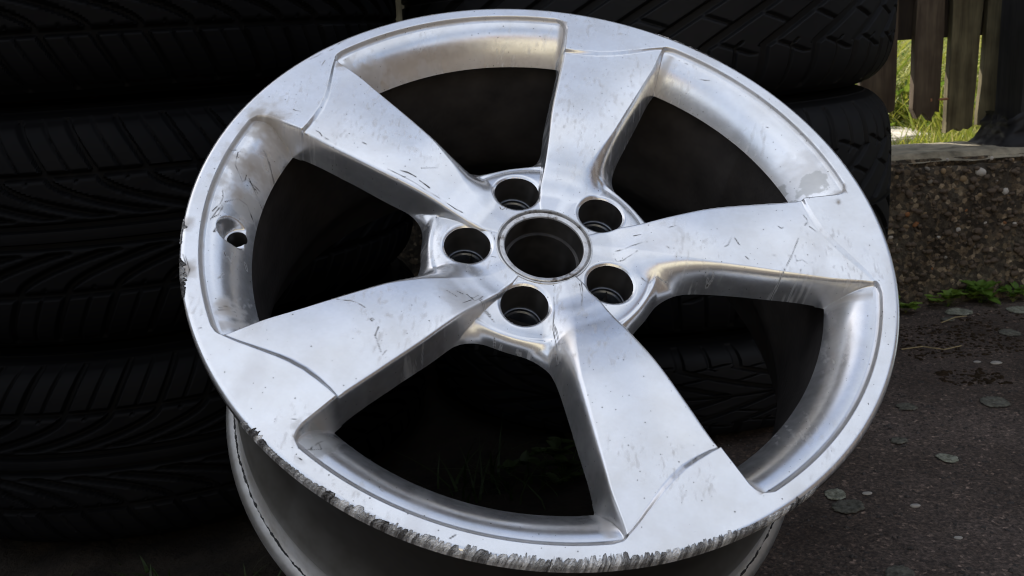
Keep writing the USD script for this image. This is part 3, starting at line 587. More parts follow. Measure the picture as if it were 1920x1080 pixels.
def pat_right(ang, y, R):
    N = 30; u = ang / (2 * PI) * N; pitch = 2 * PI * R / N; a = np.abs(y)
    q = (.60 - np.minimum(a, .60)) / .60
    f = np.where(a > .60, -.5 * (a - .6) ** 2, 1.85 * q ** 1.06)
    df = np.where(a > .60, .2, 1.85 * 1.06 / .60 * np.maximum(q, 1e-6) ** .06)
    GD[0] = .6
    k = 1 / np.sqrt(1 + (df * pitch / .115) ** 2)
    ph = u - f; d = np.abs(ph - np.round(ph)) * pitch * k
    g = groove_cut(d, .0088) * np.where(a > .03, 1, 0)
    ph2 = u - f + .5; d2 = np.abs(ph2 - np.round(ph2)) * pitch
    g = np.maximum(g, groove_cut(d2, .0032, .006) * np.where((a > .56), 1, 0))
    for a0, a1 in ((.55, .67), (.30, .43)):
        ph3 = u - 1.85 * max((.60 - a0) / .60, 0) ** 1.06 - .66 * (a - a0) / (a1 - a0); d3 = np.abs(ph3 - np.round(ph3)) * pitch / math.sqrt(1 + (5.5 * pitch / .115) ** 2)
        g = np.maximum(g, groove_cut(d3, .0026, .0055) * np.where((a < a1) & (a > a0), 1, 0))
    g = np.maximum(g, groove_cut(np.abs(a - .60) * .115, .003, .003) * 0)
    g = np.maximum(g, groove_cut(np.abs(a) * .115, .005, .006))
    return g * sstep(1.0, .95, a)
def tread_mesh(R, half, pat, nu, nv):
    ang = np.arange(nu) / nu * 2 * PI
    y = np.linspace(-1, 1, nv)
    A, Y = np.meshgrid(ang, y, indexing='ij')
    r = R - .004 * Y ** 2 - .020 * np.abs(Y) ** 7 - pat(A, Y, R)
    V = np.stack([r * np.cos(A), r * np.sin(A), Y * half], -1).reshape(-1, 3)
    i, j = np.meshgrid(np.arange(nu), np.arange(nv - 1), indexing='ij')
    a, b, c, d = i * nv + j, ((i + 1) % nu) * nv + j, ((i + 1) % nu) * nv + j + 1, i * nv + j + 1
    return V, np.concatenate([np.stack([a, b, c], -1).reshape(-1, 3), np.stack([a, c, d], -1).reshape(-1, 3)])
def side_profile(R, half, s):
    p = [(R - .024, half), (R - .029, half + .003), (R - .034, half + .0035), (R - .036, half + .006), (R - .041, half + .006), (R - .043, half + .008), (R - .06, half + .0105), (R - .075, half + .0095), (R - .078, half + .011), (R - .082, half + .009), (.238, half - .012), (.232, half - .018), (.226, half - .022), (.225, half - .034), (.235, half - .036), (R - .06, half - .012), (R - .03, half - .03)]
    return [(r, s * z) for r, z in p]
left_tyre = left_tyre_at = None
def build_tyre(name, R, half, pat, nu, nv, kw, rubber=rubber):
    t = thing(name, **kw)
    obj('tread', tread_mesh(R, half, pat, nu, nv), rubber, t, smooth=50)
    for s in (1, -1):
        obj('sidewall', lathe(side_profile(R, half, s), 180), rubber, t, smooth=50)
    return t
def place_copy(name, src, label, category, group, loc, rotz, flip, zs, first=False):
    x = src if first else UsdGeom.Xform.Define(stage, numbered('/World', name)).GetPrim()
    xf = UsdGeom.Xformable(x); xf.ClearXformOpOrder()
    c, s = math.cos(rotz), math.sin(rotz)
    f = -1.0 if flip else 1.0
    xop = xf.AddTransformOp()
    # flip = turned over about its own x axis
    xop.Set(Gf.Matrix4d(c, s, 0, 0, -s * f, c * f, 0, 0, 0, 0, f * zs, 0, *map(float, loc), 1))
    if not first:
        x.GetReferences().AddInternalReference(src.GetPath()); x.SetInstanceable(True)
    tag(x, label, category, group)
    return x
LC, LR = (-.436, 1.165), .32
lt = build_tyre('tyre', LR, .099, pat_left, 1800, 110, dict(label='x', category='tyre'), rubber_shaded)
place_copy('tyre', lt, 'black car tyre with fine lateral grooves in the middle of the left stack', 'tyre', 'stacked tyres behind the wheel', (*LC, .323), .03, False, 1.045, True)
place_copy('tyre', lt, 'black car tyre resting on the ground at the bottom of the left stack', 'tyre', 'stacked tyres behind the wheel', (*LC, .104), .5, True, .945)
place_copy('tyre', lt, 'black car tyre on top of the left stack, cut by the top of the photo', 'tyre', 'stacked tyres behind the wheel', (*LC, .553), 1.3, True, 1.045)
RC, RR_ = (.197, 1.335), .320
rt = build_tyre('tyre', RR_, .112, pat_right, 1700, 170, dict(label='x', category='tyre'))
place_copy('tyre', rt, 'black tyre with diamond-shaped tread blocks in the middle of the right stack', 'tyre', 'stacked tyres behind the wheel', (*RC, .257), .05, True, 1.07, True)
place_copy('tyre', rt, 'black tyre with broad diamond tread blocks on top of the right stack', 'tyre', 'stacked tyres behind the wheel', (*RC, .520), .37, False, 1.07)
place_copy('tyre', rt, 'black narrow tyre at the bottom of the right stack, seen mostly through the wheel', 'tyre', 'stacked tyres behind the wheel', (*RC, .063), .9, False, .50)

# ================================================================ concrete wall with exposed pebbles
WY0, WY1, WZ = 1.535, 1.70, .243
conc = mat('aggregate_concrete', {
    'tc': ('texture_coordinate', {}), 'n1': ('noise_texture', {'scale': 7.0, 'detail': 6.0, 'roughness': .65}), 'n2': ('noise_texture', {'scale': 120.0, 'detail': 5.0, 'roughness': .75}), 'vo': ('voronoi_texture', {'scale': 150.0}), 'vs': ('separate_color', {}),
    'r1': ('rgb_ramp', {'ramp': [(.35, (.036, .029, .021)), (.5, (.064, .054, .041)), (.66, (.105, .094, .073))]}), 'r2': ('rgb_ramp', {'ramp': [(.3, (.4, .38, .36)), (.55, (1, 1, 1)), (.8, (1.9, 1.8, 1.6))]}),
    'r3': ('rgb_ramp', {'ramp': [(0, (.45, .4, .36)), (.55, (1, 1, 1)), (.8, (1.9, 1.65, 1.35)), (.93, (3.2, 2.9, 2.5)), (1, (5.5, 5.2, 4.8))]}), 'm1': ('mix', {'mix_type': 'multiply', 'fac': 1.0}), 'm2': ('mix', {'mix_type': 'multiply', 'fac': .8}),
    'bp': ('bump', {'strength': .9, 'distance': .004}), 'p': ('principled_bsdf', {'roughness': .9, 'specular_ior_level': .25})},
    [('tc.object', 'n1.vector'), ('tc.object', 'n2.vector'), ('tc.object', 'vo.vector'), ('vo.color', 'vs.color'), ('n1.fac', 'r1.fac'), ('n2.fac', 'r2.fac'), ('vs.r', 'r3.fac'), ('r1.color', 'm1.color1'), ('r2.color', 'm1.color2'),
     ('m1.color', 'm2.color1'), ('r3.color', 'm2.color2'), ('m2.color', 'p.base_color'), ('n2.fac', 'bp.height'), ('bp.normal', 'p.normal')])
mossy = simple('mossy_concrete', (.17, .165, .10), .92, .2, .4, 22, .9, 120, dist=.004)
def rough_block(x0, x1, y0, y1, z0, z1, n, amp, seed):
    nx, ny, nz = n
    b = trimesh.creation.box((1, 1, 1))
    faces = []
    def panel(o, du, dv, nu, nv):
        U, V = np.meshgrid(np.linspace(0, 1, nu), np.linspace(0, 1, nv), indexing='ij')
        p = o + U[..., None] * du + V[..., None] * dv
        return p.reshape(-1, 3), grid_faces(nu, nv)
    L = np.array([x1 - x0, y1 - y0, z1 - z0]); o = np.array([x0, y0, z0])
    ex, ey, ez = np.diag(L)
    ps = [panel(o, ex, ez, nx, nz), panel(o + ez, ex, ey, nx, ny), panel(o + ex, ey, ez, ny, nz), panel(o + ez, ey, -ez, ny, nz), panel(o + ey + ez, ex, -ez, nx, nz)]
    v, f = vf_cat(ps)
    c = (o + L / 2)
    q = (v - c) / (L / 2)
    # rounded, chipped arrises
    m = np.sort(np.abs(q), 1)
    edge = np.clip((m[:, 1] - .0), 0, 1)
    dist_edge = np.sort((1 - np.abs(q)) * (L / 2), 1)[:, 1]
    chip = .014 * np.exp(-dist_edge / .008) * (.5 + 1.2 * meshkit.noise(v * 40, seed))
    d = np.where(np.abs(q) > .999, np.sign(q), 0)
    nn = d / np.maximum(np.linalg.norm(d, axis=1, keepdims=True), 1e-9)
    v = v + nn * (amp * (meshkit.fbm(v * 30, 4, seed + 1) - .5) * 2)[:, None] - np.sign(q) * np.where(np.abs(q) > .8, 1, 0) * chip[:, None]
    return v, f
wall = thing('concrete_wall', 'low dark concrete wall with exposed pebbles beside the right tyre stack', 'wall', (0, 0, 0))
obj('wall_block', rough_block(.50, .905, WY0, WY1, -.03, WZ, (150, 50, 90), .0028, 3), conc, wall, smooth=True)
obj('wall_block', rough_block(.909, 3.2, WY0 - .004, WY1, -.03, WZ + .003, (400, 40, 70), .003, 8), mossy, wall, smooth=True, label='mossy lighter block at the right end')
obj('wall_block', rough_block(-2.6, .498, 1.662, WY1, -.03, .325, (300, 12, 40), .003, 12), conc, wall, smooth=True, label='continuation of the wall behind the tyre stacks')
obj('coping', sheet(.50, 3.2, WY0 + .010, WY1 - .01, 300, 40, lambda x, y: WZ + .0065 - .013 * sstep(WY0 + .030, WY0 + .010, y) + .006 * (meshkit.fbm(np.stack([x, y, x * 0], -1) * 25, 4, 4) - .5)), simple('weathered_coping', (.25, .225, .17), .9, .2, .6, 26, .8, 140, dist=.003), wall, smooth=True)
peb_m = []
for nm, c in (('grey', (.20, .185, .16)), ('tan', (.19, .135, .075)), ('pale', (.36, .34, .31)), ('rust', (.20, .085, .03)), ('brown', (.10, .07, .045))):
    peb_m.append(simple('pebble_' + nm, c, .7, .4, .2, 60))
rng = np.random.default_rng(77)
ico = trimesh.creation.icosphere(subdivisions=2)
def pebble(x, y, z, s, rng, flat=.55):
    v = ico.vertices * [s * rng.uniform(.8, 1.35), s * flat, s * rng.uniform(.7, 1.05)]
    v = v * (1 + .18 * (meshkit.noise(ico.vertices * 1.6 + rng.uniform(0, 50), 1)[:, None] - .5))
    a = rng.uniform(-.8, .8); c, s_ = math.cos(a), math.sin(a)
    v = np.stack([v[:, 0] * c - v[:, 2] * s_, v[:, 1], v[:, 0] * s_ + v[:, 2] * c], -1)
    return v + [x, y, z], ico.faces
# individually visible pebbles (measured on the wall face)
def wall_at(u, v):
    d = AX @ np.array([(u - 960) / 1793.27, (v - 540) / 1793.27, 1.0]); t = (WY0 - .001) / d[1]
    return d * t + [0, 0, CAM_H]
big = [(.7455, .2180, 8, 2), (.6450, .1965, 6, 0), (.6350, .2190, 5, 4), (.7085, .1930, 6, 1)]
xs = [(1840, 323, 9.5, 2), (1807, 335, 8, 1), (1886, 359, 7.5, 2), (1745, 340, 6.5, 0), (1740, 317, 5, 0), (1778, 300, 4, 2), (1861, 297, 4, 2), (1702, 402, 7, 3), (1700, 425, 5.5, 1), (1718, 421, 6, 3), (1798, 431, 5.5, 2), (1748, 504, 5, 3), (1774, 483, 4.5, 0), (1850, 444, 5.5, 1), (1770, 321, 6, 1), (1793, 353, 4.5, 1), (1752, 384, 4.5, 1),
      (1838, 365, 4.5, 1), (1848, 418, 4, 2), (1905, 420, 5, 2), (1671, 445, 5, 2), (1688, 448, 4, 2), (1705, 460, 5, 3), (1682, 333, 5, 1), (1761, 445, 3.5, 2), (1816, 454, 4.5, 2), (1831, 463, 4, 0), (1851, 468, 4, 2), (1866, 520, 5, 0), (1688, 509, 3.5, 2), (1900, 300, 5, 1), (1870, 395, 4, 4), (1720, 350, 4, 4), (1885, 418, 4, 3), (1735, 400, 4.5, 1), (1717, 333, 4.2, 2), (1788, 412, 4, 4), (1812, 395, 3.8, 3), (1700, 372, 5, 1), (1829, 344, 3.6, 2), (1870, 340, 3.5, 0)]
for u, v_, s, k in xs:
    p = wall_at(u, v_)
    obj('pebble', pebble(p[0], WY0 + .0015, p[2], s * .00082, rng), peb_m[k], wall, smooth=True)
agg_m = mat('aggregate', {'gm': ('geometry', {}), 'r': ('rgb_ramp', {'ramp': [(0, (.07, .05, .033)), (.4, (.15, .105, .062)), (.7, (.22, .16, .10)), (.9, (.33, .28, .22)), (1, (.5, .47, .43))]}), 'p': ('principled_bsdf', {'roughness': .8})}, [('gm.random_per_island', 'r.fac'), ('r.color', 'p.base_color')])
n = 1900
ag = []
xx_, zz_ = rng.uniform(.53, 1.5, n), rng.uniform(.0, WZ - .004, n)
ss_ = .0012 + .0052 * rng.random(n) ** 2.2
lowv, lowf = oc.vertices, oc.faces
V = lowv[None] * (1 + .3 * (rng.random((n, len(lowv))) - .5))[..., None] * np.stack([ss_ * rng.uniform(.8, 1.4, n), ss_ * .75, ss_ * rng.uniform(.7, 1.1, n)], -1)[:, None] + np.stack([xx_, np.full(n, WY0), zz_], -1)[:, None]
obj('aggregate', (V.reshape(-1, 3), (lowf[None] + (np.arange(n) * len(lowv))[:, None, None]).reshape(-1, 3)), agg_m, wall, smooth=True, kind='stuff')

# ================================================================ fence
def wood(name, lo, hi, green):
    return mat(name, {'tc': ('texture_coordinate', {}), 'mp': ('mapping', {'scale': (60, 60, 5)}), 'n': ('noise_texture', {'scale': 1.6, 'detail': 6.0, 'roughness': .65, 'distortion': .4}), 'r': ('rgb_ramp', {'ramp': [(.3, lo), (.7, hi)]}),
        'n2': ('noise_texture', {'scale': 14.0, 'detail': 4.0}), 'r2': ('rgb_ramp', {'ramp': [(.35, (.45, .4, .36)), (.6, (1, 1, 1))]}), 'm': ('mix', {'mix_type': 'multiply', 'fac': .8}), 'bp': ('bump', {'strength': .7, 'distance': .003}), 'p': ('principled_bsdf', {'roughness': .85, 'specular_ior_level': .25})},
        [('tc.object', 'mp.vector'), ('mp.vector', 'n.vector'), ('n.fac', 'r.fac'), ('tc.object', 'n2.vector'), ('n2.fac', 'r2.fac'), ('r.color', 'm.color1'), ('r2.color', 'm.color2'), ('m.color', 'p.base_color'), ('n.fac', 'bp.height'), ('bp.normal', 'p.normal')])
wood_a = wood('grey_brown_wood', (.045, .031, .02), (.105, .08, .052), 0)
wood_b = wood('green_brown_wood', (.06, .05, .026), (.15, .13, .072), 1)
wood_c = wood('dark_wood', (.015, .011, .008), (.04, .03, .02), 0)
black_wood = wood('black_stained_wood', (.012, .012, .013), (.03, .029, .028), 0)
FY, FZ = 1.715, 2.05  # fence height raised out of view so it shades the foreground
fence = thing('wooden_fence', 'weathered brown wooden pale fence standing behind the concrete wall', 'fence', (0, 0, 0))
def pale(x0, x1, z0, z1, y, th, seed, lean=0.0, ragged=.012, m=wood_a, name='pale', label=None):
    rng = np.random.default_rng(seed)
    nx, nz = 7, 60
    X, Z = np.meshgrid(np.linspace(0, 1, nx), np.linspace(0, 1, nz), indexing='ij')
    bot = z0 + ragged * (rng.random(nx) * 2 - 1) + (np.arange(nx) / (nx - 1) - .5) * rng.uniform(-1, 1) * ragged * 1.6
    zz = bot[:, None] + (z1 - bot[:, None]) * Z ** 1.5
    wob = .0022 * (meshkit.noise(np.stack([X * 0 + seed, zz * 14, X * 0], -1), 2) - .5) * 2
    xw = x0 + (x1 - x0) * X + wob * np.where(X > .5, 1, -1) + lean * (zz - z0)
    yf = y + .003 * (meshkit.noise(np.stack([X * 4, zz * 9, X * 0 + seed], -1), 4) - .5) + .003 * (np.abs(X - .5) * 2) ** 4
    front = np.stack([xw, yf, zz], -1).reshape(-1, 3); back = np.stack([xw, yf * 0 + y + th, zz], -1).reshape(-1, 3)
    f = grid_faces(nx, nz); n = nx * nz
    ring = [i * nz for i in range(nx)] + [(nx - 1) * nz + j for j in range(1, nz)] + [i * nz + nz - 1 for i in range(nx - 2, -1, -1)] + [j for j in range(nz - 2, 0, -1)]
    ff = [f, f[:, ::-1] + n]
    rr = np.array(ring); r2 = np.roll(rr, -1)
    ff.append(np.stack([rr, rr + n, r2], -1)); ff.append(np.stack([r2, rr + n, r2 + n], -1))
    return obj(name, (np.concatenate([front, back]), np.concatenate(ff)), m, fence, smooth=35, label=label)
known = [(.640, .698, .30, wood_a), (.731, .780, .292, wood_a), (.792, .841, .266, wood_b), (.853, .903, .276, wood_b)]
x = .640 - .0125
seed = 100
for k, (a, b, z, m) in enumerate(known):
    pale(a, b, z, FZ, FY, .019, seed + k, lean=(.02 if k == 2 else .006), m=m, ragged=.014 if k == 1 else .006, label=('ragged dark broken-ended pale', None)[k != 1])
x = .640 - .014; k = 10
while x > -2.6:
    w = rng.uniform(.05, .058); pale(x - w, x, rng.uniform(.265, .3), FZ + rng.uniform(-.01, .01), FY, .019, seed + k, rng.uniform(-.004, .004), m=(wood_a, wood_b)[k % 3 == 0]); x -= w + rng.uniform(.012, .016); k += 1
x = .903 + .014
while x < 2.6:
    w = rng.uniform(.05, .058); pale(x, x + w, rng.uniform(.265, .3), FZ + rng.uniform(-.01, .01), FY, .019, seed + k, rng.uniform(-.004, .004), m=(wood_a, wood_b)[k % 3 == 0]); x += w + rng.uniform(.012, .016); k += 1
for zr in (.428, 1.65):
    v = box(-2.6, 2.6, FY + .0215, FY + .062, zr, zr + .085); obj('rail', v, wood_c, fence)
x = -2.6
while x < 2.6:                                            # unseen boards added on the far side of the rails to block the sun
    obj('back_board', box(x, x + .075, FY + .064, FY + .080, .436 + rng.uniform(-.004, .006), FZ), wood_c, fence); x += .0762
for px_ in (-2.0, -.75, 2.1):
    obj('fence_post', box(px_, px_ + .08, FY + .083, FY + .163, -.02, FZ + .02), wood_c, fence)
post = thing('black_post', 'black wooden post standing on the wall, its foot wrapped in plastic', 'post', (.8575, 1.59, WZ + .004))
v = box(0, .095, 0, .085, 0, 1.5).subdivide().subdivide().subdivide()
v.vertices[:, :2] += .0025 * (meshkit.noise(v.vertices * [30, 30, 12], 6)[:, None] - .5)
obj('shaft', v, black_wood, post)
n1, n2 = 90, 26
A, Z = np.meshgrid(np.arange(n1) / n1 * 2 * PI, np.linspace(0, 1, n2), indexing='ij')
sq = 1 / np.maximum(np.abs(np.cos(A)), np.abs(np.sin(A)))
crum = meshkit.fbm(np.stack([np.cos(A) * 2.5, np.sin(A) * 2.5, Z * 3], -1), 4, 12) - .5
rad = (.050 + .016 * (1 - Z) ** 2 + .016 * crum) * np.minimum(sq, 1.3)
topz = .050 + .018 * (meshkit.noise(np.stack([np.cos(A) * 4, np.sin(A) * 4, A * 0], -1), 15) - .5)
V = np.stack([.036 + rad * 1.12 * np.cos(A), .043 + rad * .95 * np.sin(A), Z * topz + .002], -1)
i, j = np.meshgrid(np.arange(n1), np.arange(n2 - 1), indexing='ij')
a_, b_, c_, d_ = i * n2 + j, ((i + 1) % n1) * n2 + j, ((i + 1) % n1) * n2 + j + 1, i * n2 + j + 1
obj('plastic_wrap', (V.reshape(-1, 3), np.concatenate([np.stack([a_, b_, c_], -1).reshape(-1, 3), np.stack([a_, c_, d_], -1).reshape(-1, 3)])), mat('black_plastic', {'p': ('principled_bsdf', {'base_color': (.007, .007, .008), 'specular_ior_level': .2, 'roughness': .5})}, []), post, smooth=25, label='crumpled black plastic round the foot of the post')
# nail in the second pale
nail = lathe([(0, 0), (.0022, 0), (.0022, .030), (.005, .0305), (.005, .033), (0, .0335)], 12)
nv_ = nail[0] @ np.array([[0, 0, 1.0], [0, 1, 0], [-1, 0, 0]]).T
obj('nail', (nv_ * [-1, 1, 1] + [.795, FY + .004, .322], nail[1]), simple('rusty_nail', (.24, .11, .055), .8), fence, smooth=30)

# ================================================================ beyond the fence
GZ = .13
def mz(x, y):
    p = np.stack([x, y, x * 0], -1)
    return GZ + .05 * (meshkit.fbm(p * 1.5, 4, 3) - .5) + .045 * np.maximum(y - 3.0, 0)
tag(obj('meadow', sheet(-14, 22, 1.80, 40, 120, 130, mz), lawn_m, smooth=True), kind='structure')
slab_v = rough_block(.74, 1.01, 2.18, 2.42, .165, .205, (60, 50, 14), .003, 21)
slab = obj('concrete_slab', slab_v, simple('pale_concrete', (.46, .43, .38), .9, .2, .22, 25, .7, 120, dist=.003), smooth=True)
tag(slab, 'pale concrete slab lying in the sunlit grass behind the wall', 'slab')

def leafy(name, cols):
    return mat(name, {'gm': ('geometry', {}), 'oi': ('object_info', {}), 'ad': ('math', {'math_type': 'add'}), 'fr': ('math', {'math_type': 'fraction'}), 'r': ('rgb_ramp', {'ramp': cols}), 'p': ('principled_bsdf', {'roughness': .5, 'specular_ior_level': .35}), 't': ('translucent_bsdf', {}), 'm': ('mix_closure', {'fac': .42})},
               [('gm.random_per_island', 'ad.value1'), ('oi.random', 'ad.value2'), ('ad.value', 'fr.value1'), ('fr.value', 'r.fac'), ('r.color', 'p.base_color'), ('r.color', 't.color'), ('p.BSDF', 'm.closure1'), ('t.BSDF', 'm.closure2')], surface='m.closure')
grass_m = leafy('grass_blades', [(0, (.08, .12, .012)), (.35, (.20, .24, .03)), (.75, (.30, .30, .05)), (1, (.40, .34, .16))])
shaded_leaf = leafy('shade_painted_leaves', [(0, (.012, .025, .006)), (.6, (.02, .038, .008)), (1, (.035, .05, .012))])  # leaf colours darkened to paint in the shade beneath the wheel
near_weed = leafy('near_weed_leaves', [(0, (.08, .16, .02)), (.6, (.14, .25, .035)), (1, (.22, .32, .06))])
weed_m = leafy('weed_leaves', [(0, (.06, .12, .014)), (.6, (.13, .21, .026)), (1, (.22, .27, .04))])
def blade(h, w, lean, az, x=0, y=0, z=0, seg=5):
    t = np.linspace(0, 1, seg)
    ox = lean * t ** 2 * h; oz = h * t * (1 - .15 * lean * t)
    ww = w * (1 - t ** 1.6) * .5 + w * .03
    ca, sa = math.cos(az), math.sin(az)
    c = np.stack([x + ox * ca, y + ox * sa, z + oz], -1)
    s = np.array([-sa, ca, 0])
    v = np.concatenate([c + ww[:, None] * s, c - ww[:, None] * s])
    i = np.arange(seg - 1)
    return v, np.concatenate([np.stack([i, i + 1, i + seg], -1), np.stack([i + 1, i + seg + 1, i + seg], -1)])
def leaf(L, W, az, tilt, x, y, z, roll=0.0):
    pts = []
    nu, nvv = 7, 5
    U, Vv = np.meshgrid(np.linspace(0, 1, nu), np.linspace(-1, 1, nvv), indexing='ij')
    half = W * .5 * np.sin(PI * np.clip(U, 0.02, .98) ** .8) ** .8
    lx = U * L; ly = Vv * half; lz = -.18 * L * U ** 2 + .12 * W * np.abs(Vv) ** 1.5
    ct, st = math.cos(tilt), math.sin(tilt)
    px2 = lx * ct - lz * st; pz = lx * st + lz * ct
    ca, sa = math.cos(az), math.sin(az)
    v = np.stack([x + px2 * ca - ly * sa, y + px2 * sa + ly * ca, z + pz], -1).reshape(-1, 3)
    return v, grid_faces(nu, nvv)
rng = np.random.default_rng(31)
protos = []
def clump(n, h, w, sp, rng):
    return vf_cat([blade(h * rng.uniform(.5, 1.2), w * rng.uniform(.6, 1.3), rng.uniform(.1, 1.1), rng.uniform(0, 2 * PI), *(rng.normal(0, sp, 2)), 0) for _ in range(n)])
def weedclump(n, L, rng, sp):
    out = []
    for _ in range(n):
        x, y = rng.normal(0, sp, 2); z = abs(rng.normal(0, L * 1.2))
        out.append(leaf(L * rng.uniform(.6, 1.3), L * .6 * rng.uniform(.7, 1.2), rng.uniform(0, 2 * PI), rng.uniform(-.2, .9), x, y, z))
    return vf_cat(out)
pi = UsdGeom.PointInstancer.Define(stage, '/World/meadow_grass'); taken.add('/World/meadow_grass')
tag(pi, 'sunlit yellow-green grass and weeds seen through the fence', kind='stuff')
targets = []
for nm, ms, m in (('grass_clump', clump(26, .13, .006, .03, rng), grass_m), ('tall_grass', clump(18, .26, .006, .04, rng), grass_m), ('weed_clump', weedclump(40, .028, rng, .05), weed_m), ('grass_short', clump(30, .08, .005, .04, rng), grass_m)):
    pm = usdkit.mesh(stage, '/World/meadow_grass/protos/' + nm, ms, m); targets.append(pm.GetPath())
pi.CreatePrototypesRel().SetTargets(targets)
N = 14000
Yg = 1.86 + 9.0 * rng.random(N) ** 1.9
Xg = Yg * rng.uniform(.22, .82, N)
kk = rng.choice(4, N, p=[.4, .17, .25, .18])
kk = np.where((Yg < 2.5) & (kk == 1), 3, kk)
onslab = (Xg > .73) & (Xg < 1.03) & (Yg > 2.16) & (Yg < 2.44)
Xg = np.where(onslab, Xg + .35, Xg)
front = (Yg < 2.18)
kk = np.where(front, 3, kk)
Xg = np.where(front & (Xg < 1.07), Xg + .5, Xg)
pi.CreateProtoIndicesAttr(Vt.IntArray.FromNumpy(kk.astype(np.int32)))
pi.CreatePositionsAttr(Vt.Vec3fArray.FromNumpy(np.stack([Xg, Yg, mz(Xg, Yg)], -1).astype(np.float32)))
az = rng.uniform(0, 2 * PI, N)
pi.CreateOrientationsAttr(Vt.QuathArray([Gf.Quath(float(math.cos(a / 2)), 0, 0, float(math.sin(a / 2))) for a in az]))
sc = rng.uniform(.7, 1.35, N)
pi.CreateScalesAttr(Vt.Vec3fArray.FromNumpy(np.repeat(sc[:, None], 3, 1).astype(np.float32)))
# yellow flower plant by the slab
fl = thing('yellow_flower', 'small yellow flower with broad green leaves beside the black post', 'flower', (1.075, 2.20, GZ))
obj('leaves', vf_cat([leaf(.055 * rng.uniform(.7, 1.2), .035, rng.uniform(0, 2 * PI), rng.uniform(0, .9), *rng.normal(0, .025, 2), abs(rng.normal(.02, .02))) for _ in range(26)]), weed_m, fl, smooth=True)
obj('stem', lathe([(.0015, 0), (.0015, .075)], 8), weed_m, fl)
obj('petals', vf_cat([leaf(.016, .007, a, .25, 0, 0, .075) for a in np.arange(14) / 14 * 2 * PI]), simple('yellow_petals', (.75, .52, .02), .6), fl, smooth=True)
# bushes closing the view far behind the fence
bush_m = leafy('bush_leaves', [(0, (.05, .075, .014)), (.5, (.12, .15, .025)), (1, (.26, .25, .07))])
bark = simple('bark', (.12, .09, .06), .9)
for k, (bx, by, lab) in enumerate(((3.6, 9.0, 'rounded green bush at the far side of the grass, seen between the left pales'), (5.6, 10.5, 'green bush farther right across the grass beyond the fence'))):
    b = thing('bush', lab, 'bush', (bx, by, mz(np.array(bx), np.array(by)).item()), group='bushes beyond the grass')
    n = 5200
    dv = rng.normal(size=(n, 3)); dv /= np.linalg.norm(dv, axis=1)[:, None]
    rr = rng.random(n) ** .45 * (1 + .35 * (meshkit.noise(dv * 2.2 + k * 9, 3) - .5))
    P = dv * rr[:, None] * [1.3, 1.0, .85] + [0, 0, .85]
    P = P[P[:, 2] > 0]
    obj('crown', vf_cat([leaf(.055 * rng.uniform(.6, 1.3), .032, rng.uniform(0, 2 * PI), rng.uniform(-.6, .9), *p) for p in P]), bush_m, b, smooth=True)
    obj('trunk', lathe([(.05, 0), (.04, .4), (.02, 1.0)], 12), bark, b, smooth=True)

# ================================================================ weeds, moss, lichen on the near ground
def plant(name, label, x, y, z, n, L, spread, up, seed, group=None, cat_='plant', col=None):
    rng = np.random.default_rng(seed)
    p = thing(name, label, cat_, (x, y, z), group=group)
    lv, st = [], []
    for k in range(n):
        a = rng.uniform(0, 2 * PI); d = abs(rng.normal(0, spread)); zz = up * rng.uniform(.25, 1.0)
        lx, ly = d * math.cos(a), d * .45 * math.sin(a)
        st.append((np.array([[0, 0, 0], [.0006, 0, 0], [lx, ly, zz], [lx + .0006, ly, zz]]), np.array([[0, 1, 2], [1, 3, 2]])))
        for q in range(3):
            lv.append(leaf(L * rng.uniform(.7, 1.2), L * .75, a + (q - 1) * 1.4 + rng.normal(0, .3), rng.uniform(-.1, .9), lx, ly, zz))
    obj('leaves', vf_cat(lv), col or near_weed, p, smooth=True); obj('stems', vf_cat(st), weed_m, p)
    return p
plant('weed', 'small green weed spreading at the wall foot near the wheel, lowest of the row', .717, 1.512, .0, 13, .016, .022, .026, 1, 'weeds along the wall foot')
plant('weed', 'bright green weed with taller leaves at the wall foot, middle of the row', .772, 1.512, .0, 11, .021, .018, .036, 2, 'weeds along the wall foot')
plant('weed', 'tiny green sprig at the wall foot right of the taller weed', .825, 1.512, .0, 6, .014, .010, .026, 3, 'weeds along the wall foot')
plant('weed', 'thin trailing green weed at the wall foot under the mossy block', .880, 1.512, .0, 10, .012, .030, .016, 4, 'weeds along the wall foot')
plant('weed', 'green leaf tuft half hidden behind the right edge of the wheel', .640, 1.495, .0, 6, .020, .010, .022, 5, 'weeds along the wall foot')
plant('clover', 'green clover under the wheel, shade painted into its leaves', .045, .965, -.006, 22, .017, .035, .045, 6, None, col=shaded_leaf)
def tuft(x, y, n, h, sp, seed):
    rng = np.random.default_rng(seed)
    return vf_cat([blade(h * rng.uniform(.4, 1.2), .0035 * rng.uniform(.6, 1.3), rng.uniform(.3, 1.6), rng.uniform(0, 2 * PI), x + rng.normal(0, sp), y + rng.normal(0, sp * .6), -.012) for _ in range(n)])
tag(obj('shade_grass', vf_cat([tuft(-.02, .96, 45, .06, .035, 41), tuft(-.40, .80, 30, .020, .05, 42), tuft(-.27, .79, 24, .028, .035, 43)]), shaded_leaf), label='sparse grass under the wheel and tyres, shade painted into its blades', kind='stuff')
moss_m = simple('dark_moss', (.024, .016, .009), .95, .1, .5, 120)
tag(obj('moss', vf_cat([stones(1500, (.56, .74), (1.27, 1.42), .0010, .0038, lambda x, y: tz(x, y) - .0008, 51), stones(260, (.70, .88), (1.40, 1.47), .0015, .004, lambda x, y: tz(x, y) - .001, 52), stones(260, (.56, .64), (1.16, 1.22), .0015, .005, lambda x, y: tz(x, y) - .001, 53)]), moss_m, smooth=True), label='dark moss creeping over the tarmac in front of the wall', kind='stuff')
